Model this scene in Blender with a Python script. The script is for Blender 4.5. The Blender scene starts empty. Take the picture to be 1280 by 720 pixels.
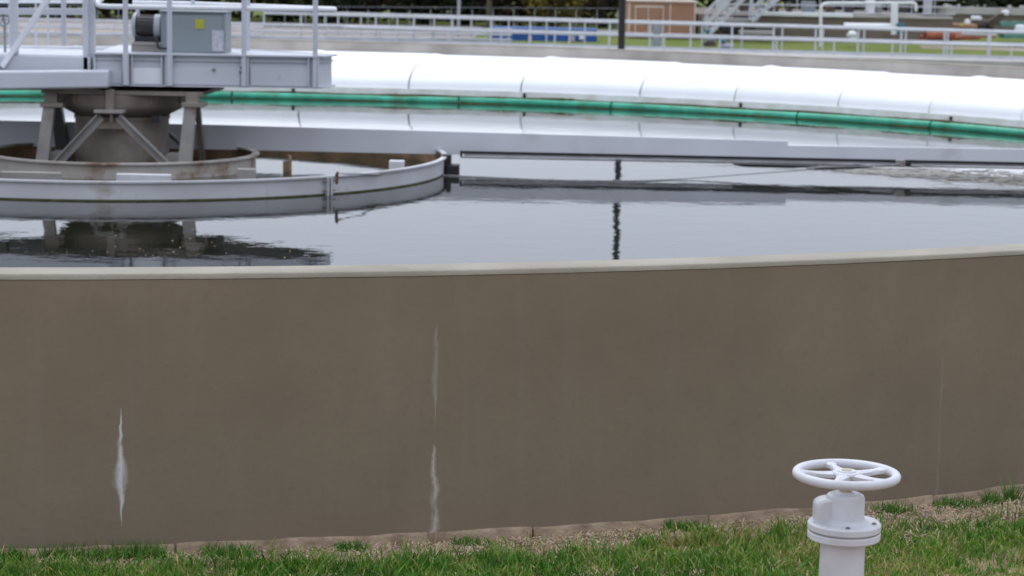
import bpy, math, random
import numpy as np
from mathutils import Vector, Matrix
random.seed(7); rng = np.random.default_rng(7)
sc = bpy.context.scene; COL = sc.collection
PI = math.pi
# ------------------------------------------------------------------ camera numbers (measured from the photograph)
FPX, PITCH, ROLL = 2732.06, 0.14633, 0.0201
EYE = 2.255
CX, CY = -3.772, 20.978            # centre of the tank
R_OUT, WT = 12.899, 0.19           # outer radius of the tank wall, its thickness
WATER = 0.27; TOP = 1.06; GND = -0.05
_F = Vector((0, math.cos(PITCH), -math.sin(PITCH))); _U0 = Vector((0, math.sin(PITCH), math.cos(PITCH))); _X = Vector((1, 0, 0))
_R = math.cos(ROLL)*_X + math.sin(ROLL)*_U0; _U = -math.sin(ROLL)*_X + math.cos(ROLL)*_U0
def P(x, y, Y):                    # the world point seen at photo pixel x, y (1280 wide) at distance Y
    d = _F + _R*((x-640)/FPX) - _U*((y-360)/FPX)
    return Vector((0, 0, EYE)) + d*(Y/d.y)

# ------------------------------------------------------------------ materials
def mat(name, col, rough=.6, var=.12, scale=6., bump=0., metal=0., col2=None, bscale=None, spec=.5, detail=5., spots=None):
    m = bpy.data.materials.new(name); m.use_nodes = True
    nt = m.node_tree; N = nt.nodes; L = nt.links
    b = N['Principled BSDF']
    tc = N.new('ShaderNodeTexCoord')
    n1 = N.new('ShaderNodeTexNoise'); n1.inputs['Scale'].default_value = scale; n1.inputs['Detail'].default_value = detail
    L.new(tc.outputs['Object'], n1.inputs['Vector'])
    r = N.new('ShaderNodeValToRGB')
    c2 = col2 if col2 else tuple(c*(1-var*2) for c in col)
    r.color_ramp.elements[0].position = .32; r.color_ramp.elements[1].position = .68
    r.color_ramp.elements[0].color = (*c2, 1)
    r.color_ramp.elements[1].color = (*(tuple(min(1, c*(1+var*.4)) for c in col)), 1)
    L.new(n1.outputs['Fac'], r.inputs['Fac']); L.new(r.outputs['Color'], b.inputs['Base Color'])
    if spots:
        sc_, sz, lo, hi = spots
        n3 = N.new('ShaderNodeTexNoise'); n3.inputs['Scale'].default_value = sz; n3.inputs['Detail'].default_value = 7; n3.inputs['Roughness'].default_value = .65
        L.new(tc.outputs['Object'], n3.inputs['Vector'])
        mr = N.new('ShaderNodeMapRange'); mr.inputs['From Min'].default_value = lo; mr.inputs['From Max'].default_value = hi; L.new(n3.outputs['Fac'], mr.inputs['Value'])
        xx = N.new('ShaderNodeMix'); xx.data_type = 'RGBA'; L.new(mr.outputs[0], xx.inputs[0]); L.new(r.outputs['Color'], xx.inputs[6]); xx.inputs[7].default_value = (*sc_, 1)
        L.new(xx.outputs[2], b.inputs['Base Color'])
    b.inputs['Roughness'].default_value = rough; b.inputs['Metallic'].default_value = metal
    b.inputs['Specular IOR Level'].default_value = spec
    if bump:
        n2 = N.new('ShaderNodeTexNoise'); n2.inputs['Scale'].default_value = bscale or scale*6; n2.inputs['Detail'].default_value = 6
        L.new(tc.outputs['Object'], n2.inputs['Vector'])
        bp = N.new('ShaderNodeBump'); bp.inputs['Strength'].default_value = bump; bp.inputs['Distance'].default_value = .02
        L.new(n2.outputs['Fac'], bp.inputs['Height']); L.new(bp.outputs['Normal'], b.inputs['Normal'])
    m['_'] = 1
    return m
def nodes(m): return m.node_tree.nodes, m.node_tree.links
def math_node(N, L, op, a, b=None, c=None, clamp=False):
    n = N.new('ShaderNodeMath'); n.operation = op; n.use_clamp = clamp
    for i, v in enumerate((a, b, c)):
        if v is None: continue
        if isinstance(v, (int, float)): n.inputs[i].default_value = v
        else: L.new(v, n.inputs[i])
    return n.outputs[0]

M = {}
M['steel'] = mat('painted_steel', (.50, .515, .56), .45, .06, 1.5, .04, spec=.4, spots=((.33, .30, .26), 5., .64, .80))
M['steel_bright'] = mat('bright_painted_pipe', (.70, .71, .74), .4, .05, 4, spec=.4)
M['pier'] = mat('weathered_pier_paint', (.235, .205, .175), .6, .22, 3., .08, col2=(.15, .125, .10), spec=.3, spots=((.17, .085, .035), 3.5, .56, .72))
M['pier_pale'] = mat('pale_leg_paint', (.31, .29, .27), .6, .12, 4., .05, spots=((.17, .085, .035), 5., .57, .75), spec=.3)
M['dark'] = mat('black_rubber', (.012, .012, .014), .6, .2, 8.)
M['cover'] = mat('white_fibreglass', (.86, .87, .88), .45, .02, 2., spots=((.70, .70, .66), 1.6, .60, .85))
M['lip'] = mat('pale_weir_plate', (.78, .78, .76), .6, .15, 5., col2=(.66, .66, .60))
M['algae'] = mat('olive_algae', (.075, .075, .022), .9, .3, 14., .3)
M['green'] = mat('jade_green_pipe', (.036, .39, .25), .5, .2, 2.6, .05, col2=(.012, .20, .115), spots=((.05, .17, .08), 2.2, .55, .75))
M['cabinet'] = mat('grey_cabinet_paint', (.23, .265, .28), .45, .05, 3.)
M['yellow'] = mat('yellow_sticker', (.40, .40, .04), .5, .1, 20.)
M['label'] = mat('white_sticker', (.50, .50, .53), .5, .1, 25., col2=(.33, .33, .38))
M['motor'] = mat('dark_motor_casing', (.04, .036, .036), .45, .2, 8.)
M['valve'] = mat('pale_valve_enamel', (.52, .525, .555), .42, .06, 9., .10, bscale=70, spec=.4, col2=(.44, .44, .45), spots=((.25, .19, .13), 42., .66, .74))
M['brass'] = mat('tan_brass', (.40, .33, .22), .5, .2, 30., col2=(.26, .21, .14))
M['bolt'] = mat('dull_bolt_steel', (.16, .15, .15), .6, .2, 20.)
M['beam'] = mat('grey_beam_paint', (.62, .63, .67), .55, .10, .9, .05, col2=(.52, .52, .54), spec=.3, spots=((.36, .35, .33), 1.1, .58, .78))
M['arm'] = mat('pale_arm_paint', (.60, .60, .62), .6, .12, 5.)
M['rust'] = mat('rusty_algae_wall', (.24, .14, .065), .8, .3, 4., .3, col2=(.09, .055, .025))
M['rope'] = mat('pale_rope', (.34, .33, .33), .8, .1, 20.)
M['rail'] = mat('galvanised_rail', (.50, .51, .545), .5, .08, 3., metal=0.)
M['kerb'] = mat('far_concrete_coping', (.42, .40, .38), .85, .1, 1.2)
M['brownwall'] = mat('brown_basin_wall', (.165, .13, .10), .85, .12, 1.)
M['white'] = mat('white_pipe_paint', (.74, .75, .77), .5, .05, 2.)
M['tan'] = mat('tan_panel', (.36, .19, .12), .8, .08, 1.5)
M['tantrim'] = mat('pale_tan_trim', (.66, .54, .47), .7, .08, 2.)
M['blue'] = mat('blue_container_paint', (.010, .085, .34), .5, .15, 3.)
M['teal'] = mat('teal_valve_paint', (.01, .17, .26), .5, .1, 4.)
M['red'] = mat('red_clay_pipe', (.33, .10, .055), .8, .2, 5.)
M['tarp'] = mat('dark_green_tarp', (.006, .085, .055), .7, .2, 4.)
M['machine'] = mat('brown_machine_paint', (.085, .06, .045), .7, .3, 3.)
M['pole'] = mat('black_pole_paint', (.012, .012, .013), .6, .2, 4.)
M['greypole'] = mat('grey_pole_paint', (.36, .38, .42), .5, .08, 4.)
M['wood'] = mat('weathered_timber', (.075, .065, .04), .9, .2, 5.)
M['bark'] = mat('bark', (.07, .05, .035), .95, .3, 6., .5)
M['navy'] = mat('dark_panel', (.012, .013, .022), .6, .2, 4.)
M['pebble'] = mat('pebbles', (.56, .42, .33), .85, .2, 30., col2=(.34, .23, .165))
M['straw'] = mat('dry_straw', (.56, .44, .27), .8, .2, 30., col2=(.34, .24, .15))
M['foam'] = mat('grey_brown_foam', (.27, .25, .22), .8, .25, 20., .4, col2=(.13, .125, .115))

# leaves: colour varies from leaf to leaf through a stored attribute
def leafmat(name, cols, rough=.55, trans=True):
    m = bpy.data.materials.new(name); m.use_nodes = True; N, L = nodes(m); b = N['Principled BSDF']
    a = N.new('ShaderNodeAttribute'); a.attribute_name = 'tint'
    r = N.new('ShaderNodeValToRGB'); el = r.color_ramp.elements
    while len(el) < len(cols): el.new(.5)
    for i, (p, c) in enumerate(cols): el[i].position = p; el[i].color = (*c, 1)
    L.new(a.outputs['Fac'], r.inputs['Fac']); L.new(r.outputs['Color'], b.inputs['Base Color'])
    b.inputs['Roughness'].default_value = rough; b.inputs['Specular IOR Level'].default_value = .25
    if trans:
        t = N.new('ShaderNodeBsdfTranslucent'); L.new(r.outputs['Color'], t.inputs['Color'])
        mx = N.new('ShaderNodeMixShader'); mx.inputs[0].default_value = .25
        L.new(b.outputs[0], mx.inputs[1]); L.new(t.outputs[0], mx.inputs[2]); L.new(mx.outputs[0], N['Material Output'].inputs['Surface'])
    return m
M['grass'] = leafmat('lawn_blades', [(0, (.03, .12, .012)), (.35, (.085, .22, .022)), (.62, (.17, .30, .04)), (.82, (.28, .30, .065)), (1, (.48, .36, .18))])
M['weed'] = leafmat('weed_leaves', [(0, (.035, .11, .012)), (.6, (.08, .21, .025)), (1, (.22, .28, .06))])
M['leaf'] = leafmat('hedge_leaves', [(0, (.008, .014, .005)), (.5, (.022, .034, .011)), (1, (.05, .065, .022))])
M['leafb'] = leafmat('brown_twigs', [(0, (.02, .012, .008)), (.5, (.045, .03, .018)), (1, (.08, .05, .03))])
M['leafy'] = leafmat('yellow_blossom', [(0, (.05, .045, .012)), (.5, (.14, .12, .02)), (1, (.32, .27, .04))])

# painted tank wall, with lime streaks, blotches, formwork bands and small scars
def wall_material():
    m = bpy.data.materials.new('painted_concrete_wall'); m.use_nodes = True; N, L = nodes(m); b = N['Principled BSDF']
    tc = N.new('ShaderNodeTexCoord'); sp = N.new('ShaderNodeSeparateXYZ'); L.new(tc.outputs['Object'], sp.inputs[0])
    X, Y, Z = sp.outputs
    n = N.new('ShaderNodeTexNoise'); n.inputs['Scale'].default_value = 1.7; n.inputs['Detail'].default_value = 6; n.inputs['Roughness'].default_value = .6; L.new(tc.outputs['Object'], n.inputs['Vector'])
    r = N.new('ShaderNodeValToRGB'); r.color_ramp.elements[0].position = .3; r.color_ramp.elements[1].position = .72
    r.color_ramp.elements[0].color = (.163, .127, .086, 1); r.color_ramp.elements[1].color = (.202, .159, .109, 1)
    L.new(n.outputs['Fac'], r.inputs['Fac']); col = r.outputs['Color']
    def mix(fac, colr, base, sc_=1.):
        x = N.new('ShaderNodeMix'); x.data_type = 'RGBA'
        if isinstance(fac, (int, float)): x.inputs[0].default_value = fac
        else: L.new(fac, x.inputs[0])
        L.new(base, x.inputs[6]); x.inputs[7].default_value = (*colr, 1); return x.outputs[2]
    # fine grain
    g = N.new('ShaderNodeTexNoise'); g.inputs['Scale'].default_value = 38; g.inputs['Detail'].default_value = 5; L.new(tc.outputs['Object'], g.inputs['Vector'])
    gf = math_node(N, L, 'MULTIPLY', math_node(N, L, 'SUBTRACT', g.outputs['Fac'], .55, clamp=True), 2.2, clamp=True)
    col = mix(gf, (.15, .118, .088), col)
    # faint vertical runs
    mp = N.new('ShaderNodeMapping'); mp.inputs['Scale'].default_value = (9, 9, .5); L.new(tc.outputs['Object'], mp.inputs['Vector'])
    v = N.new('ShaderNodeTexNoise'); v.inputs['Scale'].default_value = 1.; v.inputs['Detail'].default_value = 4; L.new(mp.outputs[0], v.inputs['Vector'])
    vf = math_node(N, L, 'MULTIPLY', math_node(N, L, 'SUBTRACT', v.outputs['Fac'], .56, clamp=True), 1.2, clamp=True)
    col = mix(vf, (.21, .18, .15), col)
    # scars: tiny dark pits
    vo = N.new('ShaderNodeTexVoronoi'); vo.inputs['Scale'].default_value = 2.4; L.new(tc.outputs['Object'], vo.inputs['Vector'])
    pit = math_node(N, L, 'MULTIPLY', math_node(N, L, 'LESS_THAN', vo.outputs['Distance'], .035), .3)
    col = mix(pit, (.07, .055, .045), col)
    # reddish band low on the wall that fades out above the ground
    dn = math_node(N, L, 'MULTIPLY_ADD', n.outputs['Fac'], .35, .0)
    df = math_node(N, L, 'SUBTRACT', dn, Z); df = math_node(N, L, 'MULTIPLY', df, 2.6, clamp=True); df = math_node(N, L, 'MULTIPLY', df, .5)
    col = mix(df, (.185, .128, .098), col)
    # lime streaks
    wn = N.new('ShaderNodeTexNoise'); wn.noise_dimensions = '1D'; wn.inputs['Scale'].default_value = 9.; wn.inputs['Detail'].default_value = 4; L.new(Z, wn.inputs['W'])
    wob = math_node(N, L, 'MULTIPLY', math_node(N, L, 'SUBTRACT', wn.outputs['Fac'], .5), .06)
    fn = N.new('ShaderNodeTexNoise'); fn.inputs['Scale'].default_value = 11; fn.inputs['Detail'].default_value = 5; L.new(tc.outputs['Object'], fn.inputs['Vector'])
    gr = N.new('ShaderNodeTexNoise'); gr.inputs['Scale'].default_value = 1.; gr.inputs['Detail'].default_value = 5
    gm = N.new('ShaderNodeMapping'); gm.inputs['Scale'].default_value = (60, 60, 14); L.new(tc.outputs['Object'], gm.inputs['Vector']); L.new(gm.outputs[0], gr.inputs['Vector'])
    def streak(x0, stops, strength, colr, wobble=1.):
        nonlocal col
        ra = N.new('ShaderNodeValToRGB'); ra.color_ramp.interpolation = 'LINEAR'; e = ra.color_ramp.elements
        while len(e) < len(stops): e.new(.5)
        for i, (z, w) in enumerate(stops): e[i].position = max(0, z+.1)/1.2; e[i].color = (w, w, w, 1)
        L.new(math_node(N, L, 'DIVIDE', math_node(N, L, 'ADD', Z, .1), 1.2), ra.inputs['Fac'])
        wid = math_node(N, L, 'MULTIPLY', ra.outputs['Color'], .029)
        wid = math_node(N, L, 'MULTIPLY', wid, math_node(N, L, 'MULTIPLY_ADD', fn.outputs['Fac'], 1.4, .3))
        d = math_node(N, L, 'ABSOLUTE', math_node(N, L, 'SUBTRACT', math_node(N, L, 'SUBTRACT', X, x0), math_node(N, L, 'MULTIPLY', wob, wobble)))
        f = math_node(N, L, 'SUBTRACT', 1., math_node(N, L, 'DIVIDE', d, math_node(N, L, 'ADD', wid, .00001)), clamp=True)
        near = math_node(N, L, 'LESS_THAN', Y, -8.)
        f = math_node(N, L, 'MULTIPLY', math_node(N, L, 'MULTIPLY', math_node(N, L, 'MULTIPLY', math_node(N, L, 'POWER', f, 1.15), math_node(N, L, 'MULTIPLY_ADD', gr.outputs['Fac'], 2.8, -.55, clamp=True)), strength), near, clamp=True)
        col = mix(f, colr, col)
    ox = -CX
    streak(-1.503+ox, [(.06, 0), (.14, .2), (.19, .5), (.235, 1.1), (.28, .95), (.34, .5), (.42, .38), (.48, .22), (.54, 0)], 1.15, (.50, .49, .49), .5)
    streak(-.297+ox, [(-.05, 1.), (.02, .8), (.12, .65), (.2, .75), (.28, .45), (.345, .2), (.36, 0)], .9, (.44, .38, .32), 1.)
    streak(-.297+ox, [(.40, 0), (.50, .15), (.56, .45), (.66, .6), (.78, .5), (.84, 0)], .55, (.33, .30, .26), .25)
    streak(1.885+ox, [(-.05, .5), (.10, .35), (.14, .12), (.2, .3), (.34, .1), (.46, .3), (.62, .2), (.66, 0)], .26, (.34, .29, .25), .4)
    L.new(col, b.inputs['Base Color']); b.inputs['Roughness'].default_value = .8; b.inputs['Specular IOR Level'].default_value = .25
    bp = N.new('ShaderNodeBump'); bp.inputs['Strength'].default_value = .12; bp.inputs['Distance'].default_value = .01
    L.new(g.outputs['Fac'], bp.inputs['Height']); L.new(bp.outputs['Normal'], b.inputs['Normal'])
    return m
M['wall'] = wall_material()
M['cap'] = mat('bare_concrete_cap', (.30, .268, .215), .85, .07, 2.6, .25, col2=(.225, .197, .152), bscale=40)
M['inner'] = mat('far_bare_concrete', (.44, .40, .36), .9, .2, 1.3, .25, col2=(.27, .24, .21), bscale=14)
M['footing'] = mat('bare_concrete_footing', (.36, .262, .178), .9, .15, 9., .6, col2=(.19, .128, .08), bscale=50)
# ground
def ground_material():
    m = bpy.data.materials.new('soil_and_lawn'); m.use_nodes = True; N, L = nodes(m); b = N['Principled BSDF']
    tc = N.new('ShaderNodeTexCoord')
    n = N.new('ShaderNodeTexNoise'); n.inputs['Scale'].default_value = 7; n.inputs['Detail'].default_value = 7; L.new(tc.outputs['Object'], n.inputs['Vector'])
    r = N.new('ShaderNodeValToRGB'); r.color_ramp.elements[0].position = .35; r.color_ramp.elements[1].position = .65
    r.color_ramp.elements[0].color = (.17, .11, .07, 1); r.color_ramp.elements[1].color = (.36, .25, .17, 1); L.new(n.outputs['Fac'], r.inputs['Fac'])
    n2 = N.new('ShaderNodeTexNoise'); n2.inputs['Scale'].default_value = .9; n2.inputs['Detail'].default_value = 8; L.new(tc.outputs['Object'], n2.inputs['Vector'])
    r2 = N.new('ShaderNodeValToRGB'); r2.color_ramp.elements[0].position = .35; r2.color_ramp.elements[1].position = .62
    r2.color_ramp.elements[0].color = (.09, .13, .022, 1); r2.color_ramp.elements[1].color = (.14, .16, .04, 1); L.new(n2.outputs['Fac'], r2.inputs['Fac'])
    sp = N.new('ShaderNodeSeparateXYZ'); L.new(tc.outputs['Object'], sp.inputs[0])
    f = math_node(N, L, 'GREATER_THAN', sp.outputs[1], 40.)
    x = N.new('ShaderNodeMix'); x.data_type = 'RGBA'; L.new(f, x.inputs[0]); L.new(r.outputs[0], x.inputs[6]); L.new(r2.outputs[0], x.inputs[7])
    L.new(x.outputs[2], b.inputs['Base Color']); b.inputs['Roughness'].default_value = .95; b.inputs['Specular IOR Level'].default_value = .1
    bp = N.new('ShaderNodeBump'); bp.inputs['Strength'].default_value = .5; bp.inputs['Distance'].default_value = .02; L.new(n.outputs['Fac'], bp.inputs['Height']); L.new(bp.outputs['Normal'], b.inputs['Normal'])
    return m
M['ground'] = ground_material()
M['road'] = mat('pale_gravel_road', (.25, .225, .205), .95, .12, 1.2)
M['dirt'] = mat('bare_tan_dirt', (.32, .255, .20), .95, .15, .8)
def water_material():
    m = bpy.data.materials.new('still_dark_water'); m.use_nodes = True; N, L = nodes(m); b = N['Principled BSDF']
    b.inputs['Base Color'].default_value = (.010, .011, .007, 1); b.inputs['Roughness'].default_value = .012; b.inputs['IOR'].default_value = 1.36
    tc = N.new('ShaderNodeTexCoord')
    n = N.new('ShaderNodeTexNoise'); n.inputs['Scale'].default_value = 2.3; n.inputs['Detail'].default_value = 4; n.inputs['Roughness'].default_value = .55; L.new(tc.outputs['Object'], n.inputs['Vector'])
    # calmer and livelier areas
    n2 = N.new('ShaderNodeTexNoise'); n2.inputs['Scale'].default_value = .35; n2.inputs['Detail'].default_value = 2; L.new(tc.outputs['Object'], n2.inputs['Vector'])
    act = math_node(N, L, 'MULTIPLY_ADD', n2.outputs['Fac'], .8, .05)
    bp = N.new('ShaderNodeBump'); bp.inputs['Distance'].default_value = .0045; L.new(act, bp.inputs['Strength'])
    L.new(n.outputs['Fac'], bp.inputs['Height']); L.new(bp.outputs['Normal'], b.inputs['Normal'])
    return m
M['water'] = water_material()

# ------------------------------------------------------------------ mesh helpers
class MB:
    def __init__(s): s.v = []; s.f = []
    def add(s, vs, fs):
        o = len(s.v); s.v += [tuple(v) for v in vs]; s.f += [tuple(i+o for i in f) for f in fs]; return s
    def box(s, lo, hi, M4=None, bev=0.):
        x0, y0, z0 = lo; x1, y1, z1 = hi
        if bev <= 0:
            vs = [(x0,y0,z0),(x1,y0,z0),(x1,y1,z0),(x0,y1,z0),(x0,y0,z1),(x1,y0,z1),(x1,y1,z1),(x0,y1,z1)]
            fs = [(0,3,2,1),(4,5,6,7),(0,1,5,4),(1,2,6,5),(2,3,7,6),(3,0,4,7)]
        else:
            vs = []
            for (x, y, z, sx, sy, sz) in [(x0,y0,z0,1,1,1),(x1,y0,z0,-1,1,1),(x1,y1,z0,-1,-1,1),(x0,y1,z0,1,-1,1),(x0,y0,z1,1,1,-1),(x1,y0,z1,-1,1,-1),(x1,y1,z1,-1,-1,-1),(x0,y1,z1,1,-1,-1)]:
                vs += [(x, y+sy*bev, z+sz*bev), (x+sx*bev, y, z+sz*bev), (x+sx*bev, y+sy*bev, z)]
            q = lambda i, k: i*3+k
            fs = [(q(0,2),q(3,2),q(2,2),q(1,2)),(q(4,2),q(5,2),q(6,2),q(7,2)),(q(0,1),q(1,1),q(5,1),q(4,1)),(q(1,0),q(2,0),q(6,0),q(5,0)),(q(2,1),q(3,1),q(7,1),q(6,1)),(q(3,0),q(0,0),q(4,0),q(7,0))]
            for a, b, k, l in [(0,1,1,2),(1,2,0,2),(2,3,1,2),(3,0,0,2)]: fs.append((q(a,k),q(a,l),q(b,l),q(b,k)))
            for a, b, k, l in [(4,5,1,2),(5,6,0,2),(6,7,1,2),(7,4,0,2)]: fs.append((q(a,k),q(b,k),q(b,l),q(a,l)))
            for a in range(4): fs.append((q(a,0),q(a,1),q(a+4,1),q(a+4,0)))
            for a in range(8): fs.append((q(a,0),q(a,1),q(a,2)))
        if M4 is not None: vs = [M4 @ Vector(v) for v in vs]
        return s.add(vs, fs)
    def bar(s, p, q, w, h, up=(0, 0, 1), bev=0.):       # rectangular bar: w sideways, h along up
        p = Vector(p); q = Vector(q); d = q-p; L = d.length; d.normalize(); u = Vector(up); sd = d.cross(u).normalized(); u = sd.cross(d)
        m = Matrix((( d.x, sd.x, u.x, p.x), (d.y, sd.y, u.y, p.y), (d.z, sd.z, u.z, p.z), (0,0,0,1)))
        return s.box((0, -w/2, -h/2), (L, w/2, h/2), m, bev)
    def tube(s, pts, r, n=12, caps=True, closed=False):
        pts = [Vector(p) for p in pts]; k = len(pts); rs = r if isinstance(r, (list, tuple)) else [r]*k
        o = len(s.v); ref = None
        for i, p in enumerate(pts):
            if closed: t = pts[(i+1) % k]-pts[i-1]
            else: t = (pts[min(i+1, k-1)]-pts[max(i-1, 0)])
            t.normalize()
            if ref is None: ref = Vector((0,0,1)) if abs(t.z) < .9 else Vector((1,0,0))
            a = t.cross(ref).normalized(); b = a.cross(t); ref = b
            for j in range(n):
                c = 2*PI*j/n; s.v.append(tuple(p+(a*math.cos(c)+b*math.sin(c))*rs[i]))
        m = k if closed else k-1
        for i in range(m):
            for j in range(n):
                i2 = (i+1) % k
                s.f.append((o+i*n+j, o+i2*n+j, o+i2*n+(j+1) % n, o+i*n+(j+1) % n))
        if caps and not closed:
            s.f.append(tuple(o+j for j in range(n))); s.f.append(tuple(o+(k-1)*n+j for j in reversed(range(n))))
        return s
    def lathe(s, prof, c=(0,0,0), n=64, closed=False, axis=None):  # prof: [(r,z)] ; closed joins last to first
        o = len(s.v); k = len(prof)
        for (r, z) in prof:
            for j in range(n):
                a = 2*PI*j/n; s.v.append((c[0]+r*math.cos(a), c[1]+r*math.sin(a), c[2]+z))
        for i in range(k if closed else k-1):
            i2 = (i+1) % k
            for j in range(n): s.f.append((o+i*n+j, o+i*n+(j+1) % n, o+i2*n+(j+1) % n, o+i2*n+j))
        if not closed:
            if prof[0][0] > 1e-5: s.f.append(tuple(o+j for j in reversed(range(n))))
            if prof[-1][0] > 1e-5: s.f.append(tuple(o+(k-1)*n+j for j in range(n)))
        return s
    def sweep(s, rings, closed_prof=True, loop=False):  # rings: list of lists of points, same length
        o = len(s.v); k = len(rings); n = len(rings[0])
        for r in rings: s.v += [tuple(p) for p in r]
        for i in range(k if loop else k-1):
            i2 = (i+1) % k
            for j in range(n if closed_prof else n-1):
                s.f.append((o+i*n+j, o+i*n+(j+1) % n, o+i2*n+(j+1) % n, o+i2*n+j))
        if closed_prof and not loop:
            s.f.append(tuple(o+j for j in reversed(range(n)))); s.f.append(tuple(o+(k-1)*n+j for j in range(n)))
        return s
    def prism(s, poly, z0, z1):
        n = len(poly); vs = [(x, y, z0) for x, y in poly]+[(x, y, z1) for x, y in poly]
        return s.add(vs, [tuple(reversed(range(n))), tuple(range(n, 2*n))]+[(i, (i+1) % n, (i+1) % n+n, i+n) for i in range(n)])
    def xform(s, m4):
        s.v = [tuple(m4 @ Vector(v)) for v in s.v]; return s
    def build(s, name, m, parent=None, origin=None, ang=35):
        me = bpy.data.meshes.new(name)
        if origin is not None: vs = [(v[0]-origin[0], v[1]-origin[1], v[2]-origin[2]) for v in s.v]
        else: vs = s.v
        me.from_pydata(vs, [], s.f); me.validate()
        bm_fix(me)
        me.polygons.foreach_set('use_smooth', [True]*len(me.polygons))
        try: me.set_sharp_from_angle(angle=math.radians(ang))
        except Exception: pass
        me.materials.append(m)
        o = bpy.data.objects.new(name, me); COL.objects.link(o)
        if origin is not None: o.location = origin
        if parent is not None: o.parent = parent; 
        if parent is not None and origin is None: o.location = tuple(-c for c in world(parent))
        elif parent is not None: o.location = tuple(a-b for a, b in zip(origin, world(parent)))
        return o
def world(o):
    l = Vector(o.location); p = o.parent
    while p: l += Vector(p.location); p = p.parent
    return l
import bmesh
def bm_fix(me):
    b = bmesh.new(); b.from_mesh(me); bmesh.ops.recalc_face_normals(b, faces=b.faces); b.to_mesh(me); b.free()
def empty(name, loc):
    o = bpy.data.objects.new(name, None); o.location = loc; o.empty_display_size = .2; COL.objects.link(o); return o
def tag(o, label=None, cat=None, group=None, kind=None):
    if label: o['label'] = label
    if cat: o['category'] = cat
    if group: o['group'] = group
    if kind: o['kind'] = kind
    return o
def copy_tree(o, parent=None):
    c = o.copy(); COL.objects.link(c); c.parent = parent
    for ch in [x for x in bpy.data.objects if x.parent == o]: copy_tree(ch, c)
    return c
def np_mesh(name, V, Fq, tint, m, parent=None, Ft=None):
    me = bpy.data.meshes.new(name); nq = len(Fq); nt = 0 if Ft is None else len(Ft)
    me.vertices.add(len(V)); me.vertices.foreach_set('co', V.astype(np.float32).ravel())
    loops = Fq.ravel() if nt == 0 else np.concatenate([Fq.ravel(), Ft.ravel()])
    me.loops.add(len(loops)); me.loops.foreach_set('vertex_index', loops.astype(np.int32))
    me.polygons.add(nq+nt)
    st = np.arange(nq)*Fq.shape[1]
    if nt: st = np.concatenate([st, nq*4+np.arange(nt)*3])
    me.polygons.foreach_set('loop_start', st.astype(np.int32))
    me.update(calc_edges=True); me.validate()
    a = me.attributes.new('tint', 'FLOAT', 'POINT'); a.data.foreach_set('value', tint.astype(np.float32))
    me.materials.append(m)
    o = bpy.data.objects.new(name, me); COL.objects.link(o)
    if parent: o.parent = parent
    return o
def vnoise(seed, n):                                   # smooth periodic 1-D noise, n samples
    r = np.random.default_rng(seed); x = np.linspace(0, 2*PI, n, endpoint=False); y = np.zeros(n)
    for k in (3, 7, 13, 29, 61, 127, 211, 340): y += r.normal()*np.sin(k*x+r.uniform(0, 6))/k**.35
    return y/np.abs(y).max()
def smooth(a, b, x):
    t = max(0., min(1., (x-a)/(b-a))); return t*t*(3-2*t)

# ------------------------------------------------------------------ camera, sky, sun
cam = bpy.data.cameras.new('camera'); co = bpy.data.objects.new('camera', cam); COL.objects.link(co)
co.matrix_world = Matrix(((_R.x, _U.x, -_F.x, 0), (_R.y, _U.y, -_F.y, 0), (_R.z, _U.z, -_F.z, EYE), (0, 0, 0, 1)))
cam.sensor_width = 36; cam.lens = 36*FPX/1280; cam.clip_start = .1; cam.clip_end = 3000
cam.dof.use_dof = True; cam.dof.focus_distance = 7.6; cam.dof.aperture_fstop = 6.3
sc.camera = co
w = bpy.data.worlds.new('World'); sc.world = w; w.use_nodes = True; N, L = w.node_tree.nodes, w.node_tree.links
bg = N['Background']; sky = N.new('ShaderNodeTexSky'); sky.sky_type = 'NISHITA'; sky.sun_disc = False
SUN_EL, SUN_AZ = math.radians(52), math.radians(-25)     # azimuth from +Y towards +X
sky.sun_elevation = SUN_EL; sky.sun_rotation = SUN_AZ
tc = N.new('ShaderNodeTexCoord'); sp = N.new('ShaderNodeSeparateXYZ'); L.new(tc.outputs['Generated'], sp.inputs[0])
nz = N.new('ShaderNodeTexNoise'); nz.inputs['Scale'].default_value = 2.2; nz.inputs['Detail'].default_value = 5
mp = N.new('ShaderNodeMapping'); mp.inputs['Scale'].default_value = (1, 1, 3); L.new(tc.outputs['Generated'], mp.inputs['Vector']); L.new(mp.outputs[0], nz.inputs['Vector'])
br = math_node(N, L, 'MULTIPLY_ADD', sp.outputs[2], 10.5, 9.3)
br = math_node(N, L, 'MULTIPLY', br, math_node(N, L, 'MULTIPLY_ADD', nz.outputs['Fac'], .25, .88))
cl = N.new('ShaderNodeMix'); cl.data_type = 'RGBA'; cl.blend_type = 'MULTIPLY'; cl.inputs[0].default_value = 1
cl.inputs[6].default_value = (.88, .952, 1.105, 1); cb = N.new('ShaderNodeCombineColor')
for i in range(3): L.new(br, cb.inputs[i])
L.new(cb.outputs[0], cl.inputs[7])
mx = N.new('ShaderNodeMix'); mx.data_type = 'RGBA'; mx.inputs[0].default_value = .88
L.new(sky.outputs[0], mx.inputs[6]); L.new(cl.outputs[2], mx.inputs[7]); L.new(mx.outputs[2], bg.inputs['Color'])
bg.inputs['Strength'].default_value = .10
sl = bpy.data.lights.new('sun', 'SUN'); sl.energy = 1.0; sl.angle = math.radians(25); sl.color = (1, .96, .9)
so = bpy.data.objects.new('sun', sl); COL.objects.link(so)
sd = Vector((math.sin(SUN_AZ)*math.cos(SUN_EL), math.cos(SUN_AZ)*math.cos(SUN_EL), math.sin(SUN_EL)))
so.rotation_euler = sd.to_track_quat('Z', 'Y').to_euler()
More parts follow.
